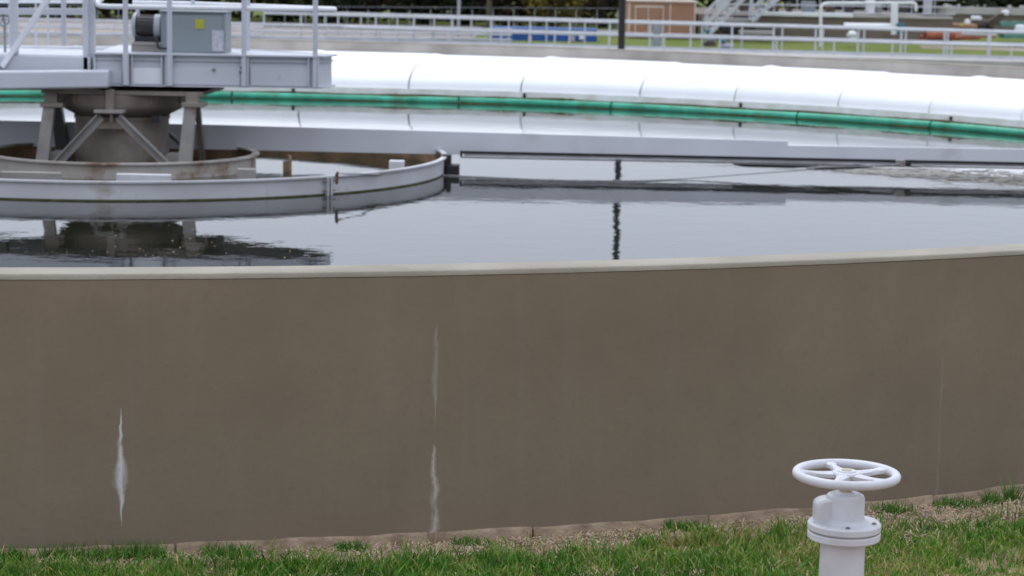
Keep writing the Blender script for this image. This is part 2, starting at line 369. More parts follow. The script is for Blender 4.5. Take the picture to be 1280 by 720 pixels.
vs = sc.view_settings; vs.view_transform = 'Standard'; vs.look = 'None'; vs.exposure = 0.; vs.gamma = 1; vs.use_curve_mapping = False

# ------------------------------------------------------------------ ground
def gz(x, y):
    s = smooth(38, 66, y); return GND-.34*s
xs = np.concatenate([[-900, -300, -120, -60], np.linspace(-40, 60, 51), [90, 150, 320, 900]])
ys = np.concatenate([[-300, -60, -10], np.linspace(0, 130, 66), [160, 250, 500, 1200]])
vv = [(x, y, gz(x, y)+(.0 if y < 130 else 0)) for y in ys for x in xs]; nx = len(xs)
# the sheet passes under the tank, whose floor hides it
g = MB().add(vv, [(j*nx+i, j*nx+i+1, (j+1)*nx+i+1, (j+1)*nx+i) for j in range(len(ys)-1) for i in range(nx-1)])
tag(g.build('ground', M['ground']), kind='structure')

def road(name, p, q, wdt, m, dz=.004, label=None):
    p = Vector(p); q = Vector(q); d = (q-p); d.z = 0; d.normalize(); s_ = Vector((-d.y, d.x, 0))*wdt/2
    b = MB(); rings = []
    for t in np.linspace(0, 1, 12):
        c = p.lerp(q, t); a = c+s_; e = c-s_
        rings.append([(a.x, a.y, gz(a.x, a.y)+dz), (e.x, e.y, gz(e.x, e.y)+dz)])
    b.sweep(rings, closed_prof=False); return tag(b.build(name, m), kind='structure')
road('road', (-70, 89, 0), (-1.4, 87, 0), 19., M['road'])
road('pavement', (-1.4, 92.5, 0), (12, 93.5, 0), 5., M['road'])
road('path', (14.8, 80.5, 0), (60, 74, 0), 3.2, M['dirt'])

# ------------------------------------------------------------------ the tank
NS = 720
foot_n = vnoise(3, NS)
def az(j): return 2*PI*j/NS
def rdev(a):                                            # the far right side bulges slightly
    a = (a+PI) % (2*PI)-PI
    return .5*smooth(.55, 1.05, a)*(1-smooth(1.35, 2.1, a))
def pol(r, a, z): return (CX+r*math.sin(a), CY+r*math.cos(a), z)
tank = empty('clarifier_tank', (CX, CY, GND)); tag(tank, 'round concrete tank with a long brown painted wall holding still water', 'tank')
def ringwall(prof):
    b = MB(); rings = []
    for j in range(NS):
        a = az(j); d = rdev(a); rings.append([pol(r+d, a, z+(wz(j) if callable(wz) else 0)) for (r, z, wz) in prof])
    b.sweep(rings, True, True); return b
z0 = lambda j: 0
RI = R_OUT-WT
ringwall([(R_OUT, GND-.1, 0), (R_OUT, TOP-.026, 0), (R_OUT-.004, TOP-.022, 0), (RI+.01, TOP-.020, 0), (RI+.01, GND-.1, 0)]).build('wall', M['wall'], tank, (CX, CY, 0), 30)
capn = vnoise(9, NS)
ringwall([(R_OUT+.0025, TOP-.0225, lambda j: .0022*capn[j]), (R_OUT+.0022, TOP-.006, 0), (R_OUT-.002, TOP-.0015, lambda j: .001*capn[(j*3) % NS]), (R_OUT-.008, TOP, 0), (RI+.012, TOP, 0), (RI, TOP-.01, 0), (RI, TOP-.0195, 0)]).build('wall_cap', M['cap'], tank, (CX, CY, 0), 60)
ringwall([(RI, TOP-.02, 0), (RI, GND, 0), (RI+.009, GND, 0), (RI+.009, TOP-.02, 0)]).build('inner_wall_face', M['inner'], tank, (CX, CY, 0), 30)
def footz(j):
    return .006*foot_n[j]+.004*math.sin(j*.9)
def ang_front(px, py):
    d = _F + _R*((px-640)/FPX) - _U*((py-360)/FPX); t = (0.-EYE)/d.z; p_ = Vector((0, 0, EYE))+d*t; return math.atan2(p_.x-CX, p_.y-CY) % (2*PI)
fj = [(ang_front(x, y), w_) for x, y, w_ in ((220, 682, .006), (540, 666, .022), (664, 656, .005), (882, 640, .006), (1172, 618, .014))]
AS = [(2*PI*j/(NS*2), 0) for j in range(NS*2)]
for (a_, w_) in fj:
    da = w_/2/R_OUT; AS = [v for v in AS if abs(v[0]-a_) > da*1.6]; AS += [(a_-da*1.5, 0), (a_-da, 1), (a_+da, 1), (a_+da*1.5, 0)]
AS.sort()
fnp = np.interp; xg = np.arange(NS+1)/NS*2*PI; fng = np.append(foot_n, foot_n[0])
b = MB(); rings = []
for (a, jt) in AS:
    f_ = float(fnp(a, xg, fng)); f2 = float(fnp((a*5) % (2*PI), xg, fng))
    zt = .000+.011*f_+.010*float(fnp((a*7+1) % (2*PI), xg, fng)); rr = R_OUT+.009+.008*f2
    if jt: rr = R_OUT+.0015; zt -= .004
    rings.append([pol(rr, a, GND-.15), pol(rr+(.003 if not jt else 0), a, zt-.012), pol(rr-(.003 if not jt else .001), a, zt-.003), pol(R_OUT-.02, a, zt)])
b.sweep(rings, True, True); b.build('footing', M['footing'], tank, (CX, CY, 0), 40)
MB().lathe([(0.0, WATER-.6), (RI+.005, WATER-.6), (RI+.005, WATER-.62), (0.0, WATER-.62)], (CX, CY, 0), 96).build('tank_floor', M['inner'], tank, (CX, CY, 0))
wb = MB(); wr = [(CX+(RI+rdev(az(j))+.004)*math.sin(az(j)), CY+(RI+rdev(az(j))+.004)*math.cos(az(j)), WATER) for j in range(NS)]
wb.add(wr, [tuple(range(NS))]); tag(wb.build('water', M['water'], None, (CX, CY, WATER)), kind='structure')

# ------------------------------------------------------------------ launder covers, weir and green pipe along the far side
def rin(a): return 11.02+1.15*(max(0, a)*math.sqrt(1+0.0) if a > .15 else (.5*(a+.15)**2/.3 if a > -.15 else 0))
def rin(a):
    s = smooth(-.05, .35, a); return 11.03+s*(1.12*a+.0)
def rout(a): return RI+rdev(a)-.01
def az_of(x, y, z):                                    # azimuth about the tank centre of the point seen at pixel x, y at height z
    d = _F + _R*((x-640)/FPX) - _U*((y-360)/FPX); t = (z-EYE)/d.z; p = Vector((0, 0, EYE))+d*t
    return math.atan2(p.x-CX, p.y-CY)
seams = [az_of(x, y, .44) for x, y in [(506, 113), (636, 118), (777, 124), (898, 129), (1038, 135.5), (1153, 143)]]
st = seams[1]-seams[0]
seams = [seams[0]-st*k for k in range(6, 0, -1)] + seams + [seams[-1]+(seams[-1]-seams[-2])*k*1.02 for k in (1, 2)]
clabels = {}
for k in range(len(seams)-1):
    a0, a1 = seams[k]+.0010, seams[k+1]-.0010; n = 10; b = MB(); rings = []
    dz = .012 if k % 2 else .0
    for i in range(n+1):
        a = a0+(a1-a0)*i/n; ri, ro = rin(a), rout(a); pr = []; pi_ = []
        e = .016 if i == 0 else 0.0
        for q in range(15):
            t = q/14*PI/2
            r = ro-(ro-ri)*math.sin(t)**1.05; z = .455+(.445+dz)*math.cos(t)**.92
            nr, nzv = -math.sin(t), math.cos(t)
            pr.append(pol(r+nr*e, a, z+nzv*e)); pi_.append(pol(r-nr*.012, a, z-nzv*.012-.004))
        rings.append(pr+pi_[::-1])
    # a raised joint flange along the first edge
    r0 = rings[0]; am = a0+.0022; ri, ro = rin(am), rout(am); fl = []; fli = []
    for q in range(15):
        t = q/14*PI/2; r = ro-(ro-ri)*math.sin(t)**1.05; z = .455+(.445+dz)*math.cos(t)**.92; nr, nzv = -math.sin(t), math.cos(t)
        fl.append(pol(r+nr*.016, am, z+nzv*.016)); fli.append(pol(r-nr*.012, am, z-nzv*.012-.004))
    rings.insert(1, fl+fli[::-1])
    b.sweep(rings, True, False)
    o = b.build('launder_cover', M['cover'], None, pol(rout((a0+a1)/2), (a0+a1)/2, .45), 50)
    pos = {0:'farthest to the left, seen past the bridge',1:'second from the left end, behind the bridge',2:'third from the left end, behind the pier legs',3:'just left of the drive platform centre',4:'behind the drive platform under the grey cabinet',5:'whose left part is hidden by the end of the drive platform',6:'just right of the drive platform, first in full view',7:'second in full view counting right from the platform',8:'beneath the base of the black pole',9:'below the tan shed, right of the black pole',10:'middle right, below the two metal stairs',11:'near the right edge, below the thick white pipe',12:'cut off by the right edge of the photo'}
    tag(o, 'curved white cover panel '+pos.get(k, 'outside on the right'), 'cover', 'curved white covers along the far side of the tank')
AA = np.linspace(-1.2, 1.35, 150)
b = MB(); b.sweep([[pol(rin(a)-.045, a, .452), pol(rin(a)+.05, a, .452), pol(rin(a)+.05, a, .438), pol(rin(a)-.03, a, .438), pol(rin(a)-.03, a, WATER-.1), pol(rin(a)-.045, a, WATER-.1)] for a in AA])
lau = empty('overflow_weir', pol(rin(.3), .3, WATER)); tag(lau, 'long pale weir plate with olive algae below the white covers', 'weir')
b.build('weir_plate', M['lip'], lau, None, 50)
b = MB(); b.sweep([[pol(rin(a)-.052, a, .372+.008*math.sin(a*37)), pol(rin(a)-.03, a, .375), pol(rin(a)-.03, a, .31), pol(rin(a)-.052+.003*math.sin(a*170), a, .31+.01*math.sin(a*61))] for a in AA]); b.build('algae_band', M['algae'], lau, None, 50)
# bolts holding the weir
bolts = [az_of(x, y, .43) for x, y in [(358, 113), (628, 121), (887, 132), (1139, 148)]]
for a in bolts:
    p = Vector(pol(rin(a)-.05, a, .425)); MB().box((p.x-.02, p.y-.015, p.z-.05), (p.x+.02, p.y+.01, p.z+.012)).build('bracket', M['dark'], lau)
joints = [-1.2, -.75, -.35]+[az_of(x, y, .30) for x, y in [(290, 120), (575, 126), (757, 134), (991, 146), (1170, 157)]]+[1.35]
gl = ['far left beyond the bridge', 'left, behind the truss', 'behind the drive pier', 'behind the drive platform legs', 'middle left, right of the drive pier', 'short middle length near the black pole reflection', 'between the middle joint and the tan shed side', 'right length curving to the edge', 'rightmost length running out of the photo']
for k in range(len(joints)-1):
    A = np.linspace(joints[k]+.0012, joints[k+1]-.0012, 24); b = MB(); pts = [pol(rin(a)-.11, a, WATER+.03+.006*math.sin(a*9+k)) for a in A]
    b.tube([tuple(p) for p in pts], .055+.003*(k % 2), 14)
    o = b.build('scum_pipe', M['green'], None, tuple(pts[12]), 50)
    g2 = MB(); fr2 = random.Random(k+50); A2 = np.linspace(joints[k]+.002, joints[k+1]-.002, 70); ph = fr2.uniform(0, 6)
    up_ = [pol(rin(a)-.098, a, WATER+.082+.006*math.sin(a*9+k)) for a in A2]; rad = [max(.004, .016+.012*math.sin(a*23+ph)+.008*math.sin(a*71+ph*2)+fr2.uniform(-.004, .004)) for a in A2]
    g2.tube(up_, rad, 8); lo_ = [pol(rin(a)-.163, a, WATER+.002) for a in A2]; rad = [max(.003, .009+.007*math.sin(a*31+ph)+fr2.uniform(-.003, .003)) for a in A2]
    g2.tube(lo_, rad, 8); g2.build('algae_growth', M['algae'], o, None, 60)
    tag(o, 'jade green pipe length, '+gl[k], 'pipe', 'green pipe lengths floating under the covers')
    MB().tube([pts[0], pts[1]], .06, 14).build('coupling', M['green'], o) if False else None

# ------------------------------------------------------------------ the two round baffles at the centre
def cyl_wall(r, zt, zb, th=.012, lipw=.05, liph=.016, n=220, a0=0, a1=2*PI):
    full = abs(a1-a0-2*PI) < 1e-6; m = n if full else n
    rings = [[pol(r, a, zb), pol(r, a, zt-liph), pol(r+lipw*.5, a, zt-liph), pol(r+lipw*.5, a, zt), pol(r-lipw*.5, a, zt), pol(r-lipw*.5, a, zt-liph), pol(r-th, a, zt-liph), pol(r-th, a, zb)] for a in (np.linspace(a0, a1, m, endpoint=not full))]
    return MB().sweep(rings, True, full)
M['ringpaint'] = mat('streaked_grey_paint', (.52, .52, .545), .5, .12, 1.4, .04, col2=(.40, .395, .40), spec=.35, spots=((.30, .24, .17), 2.4, .58, .74))
ZR = .436
ob = empty('outer_feedwell', (CX, CY, WATER)); tag(ob, 'wide pale painted steel ring around the drive pier, rusty brown inside', 'steel ring')
cyl_wall(3.098, ZR, WATER-.3).build('shell', M['ringpaint'], ob, (CX, CY, WATER), 40)
MB().lathe([(3.078, WATER-.3), (3.078, ZR-.02), (3.083, ZR-.02), (3.083, WATER-.3)], (CX, CY, 0), 220, True).build('rusty_lining', M['rust'], ob, (CX, CY, WATER), 40)
MB().lathe([(3.102, WATER-.01), (3.106, WATER+.008), (3.102, WATER+.014), (3.099, WATER+.0)], (CX, CY, 0), 220, True).build('algae_line', M['algae'], ob, (CX, CY, WATER), 60)
# bolted vertical joint, tie lug
aj = math.atan2(P(405, 235, 18.4).x-CX, -(math.sqrt(3.1**2-(P(405, 235, 18.4).x-CX)**2)))
for da in (-.0065, .0065):
    MB().sweep([[pol(3.10, aj+da-.003, WATER-.1), pol(3.135, aj+da-.003, WATER-.1), pol(3.135, aj+da+.003, WATER-.1), pol(3.10, aj+da+.003, WATER-.1)], [pol(3.10, aj+da-.003, ZR-.016), pol(3.135, aj+da-.003, ZR-.016), pol(3.135, aj+da+.003, ZR-.016), pol(3.10, aj+da+.003, ZR-.016)]]).build('joint_flange', M['ringpaint'], ob)
for zz in (WATER+.04, WATER+.12):
    p0 = Vector(pol(3.12, aj-.02, zz)); p1 = Vector(pol(3.12, aj+.02, zz)); MB().tube([p0, p1], .009, 8).build('bolt', M['pier'], ob)
ib = empty('inner_feedwell', (CX, CY, WATER)); tag(ib, 'smaller pale painted steel ring directly around the pier legs', 'steel ring')
cyl_wall(1.275, .418, WATER-.3, lipw=.07).build('shell', M['ringpaint'] if False else mat('cream_ring_paint', (.44, .41, .38), .55, .12, 2., .04, col2=(.34, .30, .255), spots=((.17, .085, .035), 2.6, .54, .70)), ib, (CX, CY, WATER), 40)
MB().lathe([(1.25, WATER-.3), (1.25, .40), (1.26, .40), (1.26, WATER-.3)], (CX, CY, 0), 160, True).build('rusty_lining', M['rust'], ib, (CX, CY, WATER), 40)
# curved brown deflector right of the inner ring
a_d = np.linspace(1.30, 1.75, 12)
db = MB().sweep([[pol(1.62, a, WATER-.2), pol(1.62, a, .375), pol(1.60, a, .375), pol(1.60, a, WATER-.2)] for a in a_d])
tag(db.build('deflector_plate', M['rust'], None, pol(1.6, 1.5, WATER), 40), 'short curved rusty plate standing just right of the inner ring', 'deflector')
# pale boxes between the rings
def ground_box(name, x0, x1, yb, yt, Y, d, m, label, cat):
    a = P(x0, yb, Y); c = P(x1, yt, Y)
    o = MB().box((a.x, Y, min(WATER-.02, a.z)), (c.x, Y+d, c.z), bev=.006).build(name, m, None, ((a.x+c.x)/2, Y, WATER)); return tag(o, label, cat)
ground_box('sampling_box', 145, 213, 225, 218.5, 18.35, .06, M['arm'], 'flat pale box between the two rings in front of the pier', 'box')
ground_box('scum_box', 0, 76, 224, 216, 18.6, .06, M['pier_pale'], 'long pale box between the rings at the left edge', 'box')
ground_box('float_box', 296, 319, 224, 211.5, 18.9, .08, M['pier_pale'], 'small whitish box beside the right end of the inner ring', 'box')
ground_box('overflow_box', 486, 505, 210.5, 201.5, 20.1, .12, M['arm'], 'tiny white box just inside the right end of the outer ring', 'box')
p = P(421, 216, 18.55); s = MB().tube([(p.x, p.y, ZR-.05), (p.x, p.y, ZR+.03), (p.x+.01, p.y, ZR+.055)], [.012, .016, .008], 8)
tag(s.build('shackle', mat('rusty_iron', (.14, .06, .04), .8, .3, 20.), None, (p.x, p.y, ZR)), 'small rusty shackle on the front rim of the outer ring', 'shackle')
# dark bracket at the right end of the outer ring
bk = empty('rim_bracket', (P(560, 210, 20.9).x, 20.9, WATER)); tag(bk, 'black rubber bracket fixed to the right end of the outer ring', 'bracket')
def pbox(b, x0, y0, x1, y1, Y, d, bev=.004):
    a = P(x0, y0, Y); c = P(x1, y1, Y); return b.box((min(a.x, c.x), Y, min(a.z, c.z)), (max(a.x, c.x), Y+d, max(a.z, c.z)), bev=bev)
pbox(MB(), 552, 226, 564, 194, 20.88, .16).build('plate', M['dark'], bk); pbox(MB(), 558, 222, 574, 207, 20.84, .2).build('wiper', M['dark'], bk)

# ------------------------------------------------------------------ pier and its cage
pier = empty('drive_pier', (CX, CY, WATER)); tag(pier, 'brown grey steel centre pier with flared head under the drive platform', 'pier')
zc = .77
MB().lathe([(.445, WATER-.4), (.445, zc-.03), (.455, zc-.03), (.455, zc)], (CX, CY, 0), 64).build('column', M['pier'], pier, (CX, CY, WATER), 40)
MB().lathe([(.0, zc), (.42, zc), (.455, zc+.01), (.47, zc+.02), (.53, zc+.05), (.585, zc+.085), (.605, zc+.12), (.61, .99), (0, .99)], (CX, CY, 0), 64).build('flared_head', M['pier'], pier, (CX, CY, WATER), 30)
# vertical plates on the head
for k in range(20):
    a = 2*PI*k/20; MB().bar(pol(.61, a, zc+.13), pol(.61, a, .99), .012, .02, up=pol(1, a, 0) and Vector((math.sin(a), math.cos(a), 0))).build('stiffener', M['pier'], pier) if k % 2 == 0 else None
MB().prism([(P(52, 115, 20.4).x, 20.38), (P(252, 115, 20.4).x, 20.38), (P(252, 115, 20.4).x+.05, 21.6), (P(52, 115, 20.4).x-.05, 21.6)], .995, 1.03).build('head_plate', M['pier'], pier)
wb_ = P(190, 150, 20.55); MB().box((wb_.x-.0, 20.5, wb_.z-.02), (wb_.x+.08, 20.62, wb_.z+.045)).build('inspection_hole', M['dark'], pier)
cage = empty('pier_cage', (CX, 20.4, WATER)); tag(cage, 'four legged steel cage of sloping legs and diagonal braces round the pier', 'steel frame')
YF, YB = 20.36, 21.6
def leg(x0, y0, x1, y1, Y, w0, w1, m=M['pier_pale'], par=cage):
    a = P(x0, y0, Y); c = P(x1, y1, Y); c2 = a+(c-a)*1.45
    b = MB(); wv = (w0, w1)
    vs_ = []
    for p_, w_ in ((a, w0), (c2, w1)):
        vs_ += [(p_.x-w_/2, Y-.04, p_.z), (p_.x+w_/2, Y-.04, p_.z), (p_.x+w_/2, Y+.05, p_.z), (p_.x-w_/2, Y+.05, p_.z)]
    b.add(vs_, [(0,1,2,3), (7,6,5,4), (0,4,5,1), (1,5,6,2), (2,6,7,3), (3,7,4,0)]); return b.build('leg', m, par)
leg(62, 131, 53, 203, YF, .10, .125); leg(238, 133, 231.5, 203, YF, .105, .13)
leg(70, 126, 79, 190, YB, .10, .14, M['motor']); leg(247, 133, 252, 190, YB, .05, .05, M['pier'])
for (x0, x1) in ((50, 78), (227, 255)):
    pbox(MB(), x0, 134, x1, 129, YF-.07, .25).build('cap_plate', M['pier'], cage)
    pbox(MB(), x0+5, 129, x1-7, 117, YF, .12).build('neck', M['pier'], cage)
def ibar(x0, y0, x1, y1, Y, wd, m):
    a = P(x0, y0, Y); c = P(x1, y1, Y); c = a+(c-a)*1.1
    b = MB(); d = (c-a).normalized(); up = Vector((0, 1, 0)).cross(d)
    if up.z < 0: up = -up
    b.bar(a, c, .07, .012, up=up); b.bar(a-up*wd/2-Vector((0, -.03, 0)), c-up*wd/2-Vector((0, -.03, 0)), .012, wd, up=up)
    return b.build('diagonal_brace', m, cage)
ibar(122, 143, 66, 203, YF-.02, .075, M['pier_pale']); ibar(150, 143, 214, 206, YF-.02, .075, M['pier_pale'])
ibar(212, 165, 228, 180, YB-.2, .04, M['pier_pale'])
pbox(MB(), 117, 141.5, 154, 138, YF-.08, .16).build('gusset_plate', M['pier_pale'], cage)
pbox(MB(), 131.5, 139, 142, 112, YF-.03, .07).build('hanger', M['pier'], cage)
pbox(MB(), 137, 153, 141, 141, YF-.03, .02).build('gusset_rib', M['pier'], cage)
pbox(MB(), 112, 161, 158, 152, YF+.02, .03).build('tie_plate', M['pier'], cage)
pbox(MB(), 207, 203, 226, 193.5, YF+.1, .3).build('base_shelf', M['pier_pale'], cage); pbox(MB(), 62, 203, 76, 191, YF+.1, .3).build('base_shelf', M['pier_pale'], cage)

# ------------------------------------------------------------------ platform
plat = empty('drive_platform', (-3., 21., 1.07)); tag(plat, 'pale grey steel drive platform with railing above the centre pier', 'platform')
FL, FR = Vector((-3.93, 20.40, 0)), Vector((-1.86, 20.60, 0)); BR = Vector((-1.775, 21.02, 0)); BL = Vector((-3.35, 22.3, 0)); BLL = Vector((-5.6, 22.42, 0)); FLL = Vector((-5.6, 20.9, 0))
ZD0, ZD1 = 1.075, 1.385
MB().prism([(FL.x, FL.y), (FR.x, FR.y), (BR.x, BR.y), (BL.x, BL.y), (-4.05, 22.35)], ZD1-.04, ZD1-.006).build('deck', M['steel'], plat)
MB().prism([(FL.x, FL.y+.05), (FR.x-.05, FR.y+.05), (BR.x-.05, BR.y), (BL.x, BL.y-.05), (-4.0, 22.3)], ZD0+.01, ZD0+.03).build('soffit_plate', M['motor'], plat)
def fp(t, z, o=0.): v = FL.lerp(FR, t); return Vector((v.x, v.y-o, z))
def side(p, q, name='side_channel'):
    b = MB(); d = (q-p).normalized(); nrm = Vector((d.y, -d.x, 0)); up = Vector((0, 0, 1))
    m_ = lambda z: (Vector((p.x, p.y, z)), Vector((q.x, q.y, z)))
    a, c = m_((ZD0+ZD1)/2); b.bar(a, c, .012, ZD1-ZD0-.012)
    a, c = m_(ZD1-.008); b.bar(a+nrm*.03, c+nrm*.03, .07, .016)
    a, c = m_(ZD1-.062); b.bar(a+nrm*.012, c+nrm*.012, .03, .012)
    a, c = m_(ZD0+.008); b.bar(a+nrm*.02, c+nrm*.02, .05, .012)
    return b.build(name, M['steel'], plat)
side(FL, FR); side(FR, BR); side(BR, BL); side(BL, Vector((-4.05, 22.35, 0)))
pxs = lambda x: (P(x, 90, 20.5).x-FL.x)/(FR.x-FL.x)
# facing panels between the stiffeners
for (x0, x1, yt) in ((124, 155, 84), (166, 203, 84), (214, 300, 83), (313, 385, 83)):
    t0, t1 = pxs(x0), pxs(x1); zt = P(x0, yt, 20.45).z
    MB().bar(fp(t0, (zt+ZD0+.02)/2, .026), fp(t1, (zt+ZD0+.02)/2, .026), .012, zt-ZD0-.025).build('facing_panel', M['steel_bright'] if x0 == 166 else M['steel'], plat)
for x in (122, 163.5, 168, 204, 209, 303, 310, 385, 397):
    t = pxs(x); MB().bar(fp(t, ZD0+.015, .03), fp(t, ZD1-.02, .03), .05, .012, up=(1, 0, 0)).build('stiffener', M['steel'], plat)
for x, y in ((268, 87), (302, 85), (301, 90)):
    t = pxs(x); v = fp(t, P(x, y, 20.5).z, .036); MB().tube([v, v-Vector((0, .02, 0))], .014, 8).build('bolt', M['bolt'], plat)
def rpost(x, Y, zt=2.33, par=plat, r=.024, zb=1.09):
    p_ = P(x, 60, Y); b = MB(); b.tube([(p_.x, Y, zb), (p_.x, Y, zt)], r, 12); b.tube([(p_.x, Y, zb-.0), (p_.x, Y, ZD1-.005)], r*1.25, 12); return b.build('railing_post', M['steel'], par), p_.x
for x, Y in ((157, 20.36), (212, 20.41), (305, 20.50), (394, 20.57)): rpost(x, Y)
for x, Y in ((172, 22.35), (241, 22.0), (310, 21.6)): rpost(x, Y, r=.02, zb=1.38)
zr_ = 1.812
rp = [Vector((-3.9, 22.33, zr_)), Vector((BL.x, BL.y, zr_)), Vector((BR.x+.03, BR.y+.02, zr_)), Vector((FR.x+.13, FR.y+.1, zr_)), Vector((FR.x+.02, FR.y+.02, zr_)), Vector((FL.x+.12, FL.y+.03, zr_-.005)), Vector((FL.x+.03, FL.y+.1, zr_)), Vector((FL.x-.02, FL.y+.25, zr_+.02)), Vector((FL.x-.02, FL.y+.5, zr_+.05))]
def rounded(pts, r=.09, k=5):
    out = [pts[0]]
    for i in range(1, len(pts)-1):
        a, b_, c = pts[i-1], pts[i], pts[i+1]; d1 = (a-b_); d2 = (c-b_); rr = min(r, d1.length*.45, d2.length*.45)
        s_, e_ = b_+d1.normalized()*rr, b_+d2.normalized()*rr
        for q in range(k+1):
            t = q/k; out.append((1-t)**2*s_+2*t*(1-t)*b_+t*t*e_)
    return out+[pts[-1]]
MB().tube(rounded(rp), .024, 14).build('mid_rail', M['steel_bright'], plat)
MB().tube(rounded([v+Vector((0, 0, .5)) for v in rp[:6]]), .024, 14).build('top_rail', M['steel_bright'], plat)

# ------------------------------------------------------------------ bridge on the left
br_ = empty('access_bridge', (-5.5, 21.5, 1.07)); tag(br_, 'pale grey steel truss bridge reaching the pier from the left edge', 'bridge')
XL = -7.6
def lx(x, y, Y): return P(x, y, Y)
# front box girder with rounded right end
a, c = P(0, 89, 20.2), P(135, 88, 20.2); e1 = P(0, 112, 20.2).z; e2 = P(135, 110, 20.2).z
zt = lambda x: a.z+(c.z-a.z)*(x-a.x)/(c.x-a.x); zb = lambda x: e1+(e2-e1)*(x-a.x)/(c.x-a.x)
g = MB(); x0_, x1_ = XL, c.x
g.add([(x0_, 20.2, zb(x0_)), (x1_, 20.2, zb(x1_)), (x1_, 20.42, zb(x1_)), (x0_, 20.42, zb(x0_)), (x0_, 20.2, zt(x0_)), (x1_, 20.2, zt(x1_)), (x1_, 20.42, zt(x1_)), (x0_, 20.42, zt(x0_))], [(0,3,2,1),(4,5,6,7),(0,1,5,4),(1,2,6,5),(2,3,7,6),(3,0,4,7)])
o = g.build('box_girder', M['steel'], br_); bv = o.modifiers.new('bevel', 'BEVEL'); bv.width = .02; bv.segments = 3
MB().prism([(XL, 20.5), (-3.98, 20.5), (-3.98, 22.35), (XL, 22.45)], 1.19, 1.33).build('deck', M['steel'], br_)
pbox(MB(), -120, 92, 123, 70, 20.62, .02).build('side_panel', M['steel'], br_)
# far side channel whose top shows as a white line
q0, q1 = P(0, 56.3, 22.3), P(152, 57.5, 22.3); d_ = (q1-q0)
q_ = q0-d_*1.1; MB().bar(q_+Vector((0, 0, -.02)), q1+Vector((0, 0, -.02)), .10, .03).build('top_flange', M['steel_bright'], br_)
MB().bar(q_+Vector((0, 0.02, -.12)), q1+Vector((0, 0.02, -.12)), .012, .20).build('far_channel', M['steel'], br_)
s0 = P(24, 64, 22.24); s1 = P(95, 64.5, 22.24); MB().bar(s0, s1, .01, .05).build('nameplate', mat('beige_strip', (.45, .42, .34), .7, .1, 5.), br_)
# vertical members and chords (front truss)
def vpost(x, w_, Y, yb=88, m=M['steel'], name='truss_post', zt_=2.75):
    p_ = P(x, yb, Y); return MB().box((p_.x-w_/2, Y, p_.z), (p_.x+w_/2, Y+w_*.8, zt_), bev=.006).build(name, m, br_)
vpost(17.5, .075, 20.55, 90); vpost(79.5, .045, 20.75, 57.5); vpost(107, .05, 20.5, 88); vpost(114.5, .065, 20.56, 88)
ch0, ch1 = P(-160, 13.5, 20.9), P(103, 14.5, 20.9); MB().bar(ch0, ch1, .05, .062, bev=.004).build('upper_chord', M['steel'], br_)
h0, h1 = P(-160, 1.5, 22.2), P(104, 2., 22.2); MB().bar(h0, h1, .05, .035, bev=.004).build('handrail', M['steel_bright'], br_)
dg0, dg1 = P(68, -14, 20.5), P(3, 84, 20.5); MB().bar(dg0, dg1, .05, .075, up=(0, 1, 0), bev=.004).build('diagonal', M['steel_bright'], br_)
dg0, dg1 = P(-60, -20, 20.5), P(0, 84, 20.5); MB().bar(dg0, dg1, .05, .075, up=(0, 1, 0), bev=.004).build('diagonal', M['steel'], br_)
for x in (12, 45, 60): vpost(x, .022, 22.2, 57, zt_=2.6, name='railing_post')
cw = empty('crank_pedestal', P(4, 25, 21.2)); tag(cw, 'small grey spoked wheel behind the bridge post at the left edge', 'handwheel')
pc = P(4, 24, 21.2); MB().tube([pc+Vector((.06*math.cos(t), 0, .06*math.sin(t))) for t in np.linspace(0, 2*PI, 24, endpoint=False)], .009, 8, closed=True).build('rim', M['cabinet'], cw)
for k in range(3):
    t = k*PI/3; MB().bar(pc+Vector((.06*math.cos(t), 0, .06*math.sin(t))), pc-Vector((.06*math.cos(t), 0, .06*math.sin(t))), .01, .01, up=(0, 1, 0)).build('spoke', M['cabinet'], cw)
MB().tube([pc, pc+Vector((0, .05, 0)), pc+Vector((0, .06, -.25)), pc+Vector((0, .06, -.62))], .014, 8).build('stem', M['cabinet'], cw)

# ------------------------------------------------------------------ motor and cabinet on the platform
mo = empty('electric_motor', P(183, 60, 20.9)); tag(mo, 'dark round electric motor with pale end caps left of the grey cabinet', 'motor')
mc0, mc1 = P(166, 31, 20.9), P(203, 33, 20.9); ax = (mc1-mc0).normalized()
def cylx(p0, p1, r, n=28, prof=None):
    b = MB(); d = (p1-p0); pr = prof or [(0, 1), (1, 1)]
    return b.tube([p0+d*t for t, _ in pr], [r*s_ for _, s_ in pr], n)
cylx(mc0.lerp(mc1, .18), mc0.lerp(mc1, .82), .100).build('casing', M['motor'], mo)
for k in range(7):
    t = k*PI/6+.0; v = Vector((0, math.cos(t)*.1, math.sin(t)*.1)); 
for k in range(16):
    t = 2*PI*k/16; v = Vector((0, -math.cos(t)*.1, math.sin(t)*.1)); MB().bar(mc0.lerp(mc1, .24)+v, mc0.lerp(mc1, .72)+v, .006, .012, up=v).build('cooling_fin', M['motor'], mo)
cylx(mc0+ax*.0, mc0.lerp(mc1, .14), .118, prof=[(0, .8), (.3, .97), (.6, 1), (1, 1)]).build('end_cap', M['greypole'], mo)
cylx(mc0.lerp(mc1, .76), mc1, .112, prof=[(0, 1), (.5, 1), (.8, .98), (1, .8)]).build('end_cap', M['greypole'], mo)
pbox(MB(), 168, 53, 199, 46, 20.82, .2).build('foot', M['navy'], mo); pbox(MB(), 165, 56, 203, 53, 20.78, .3).build('mounting_plate', M['pier_pale'], mo)
pbox(MB(), 164, 71.5, 203, 56, 20.80, .3).build('pedestal', M['pier_pale'], mo)
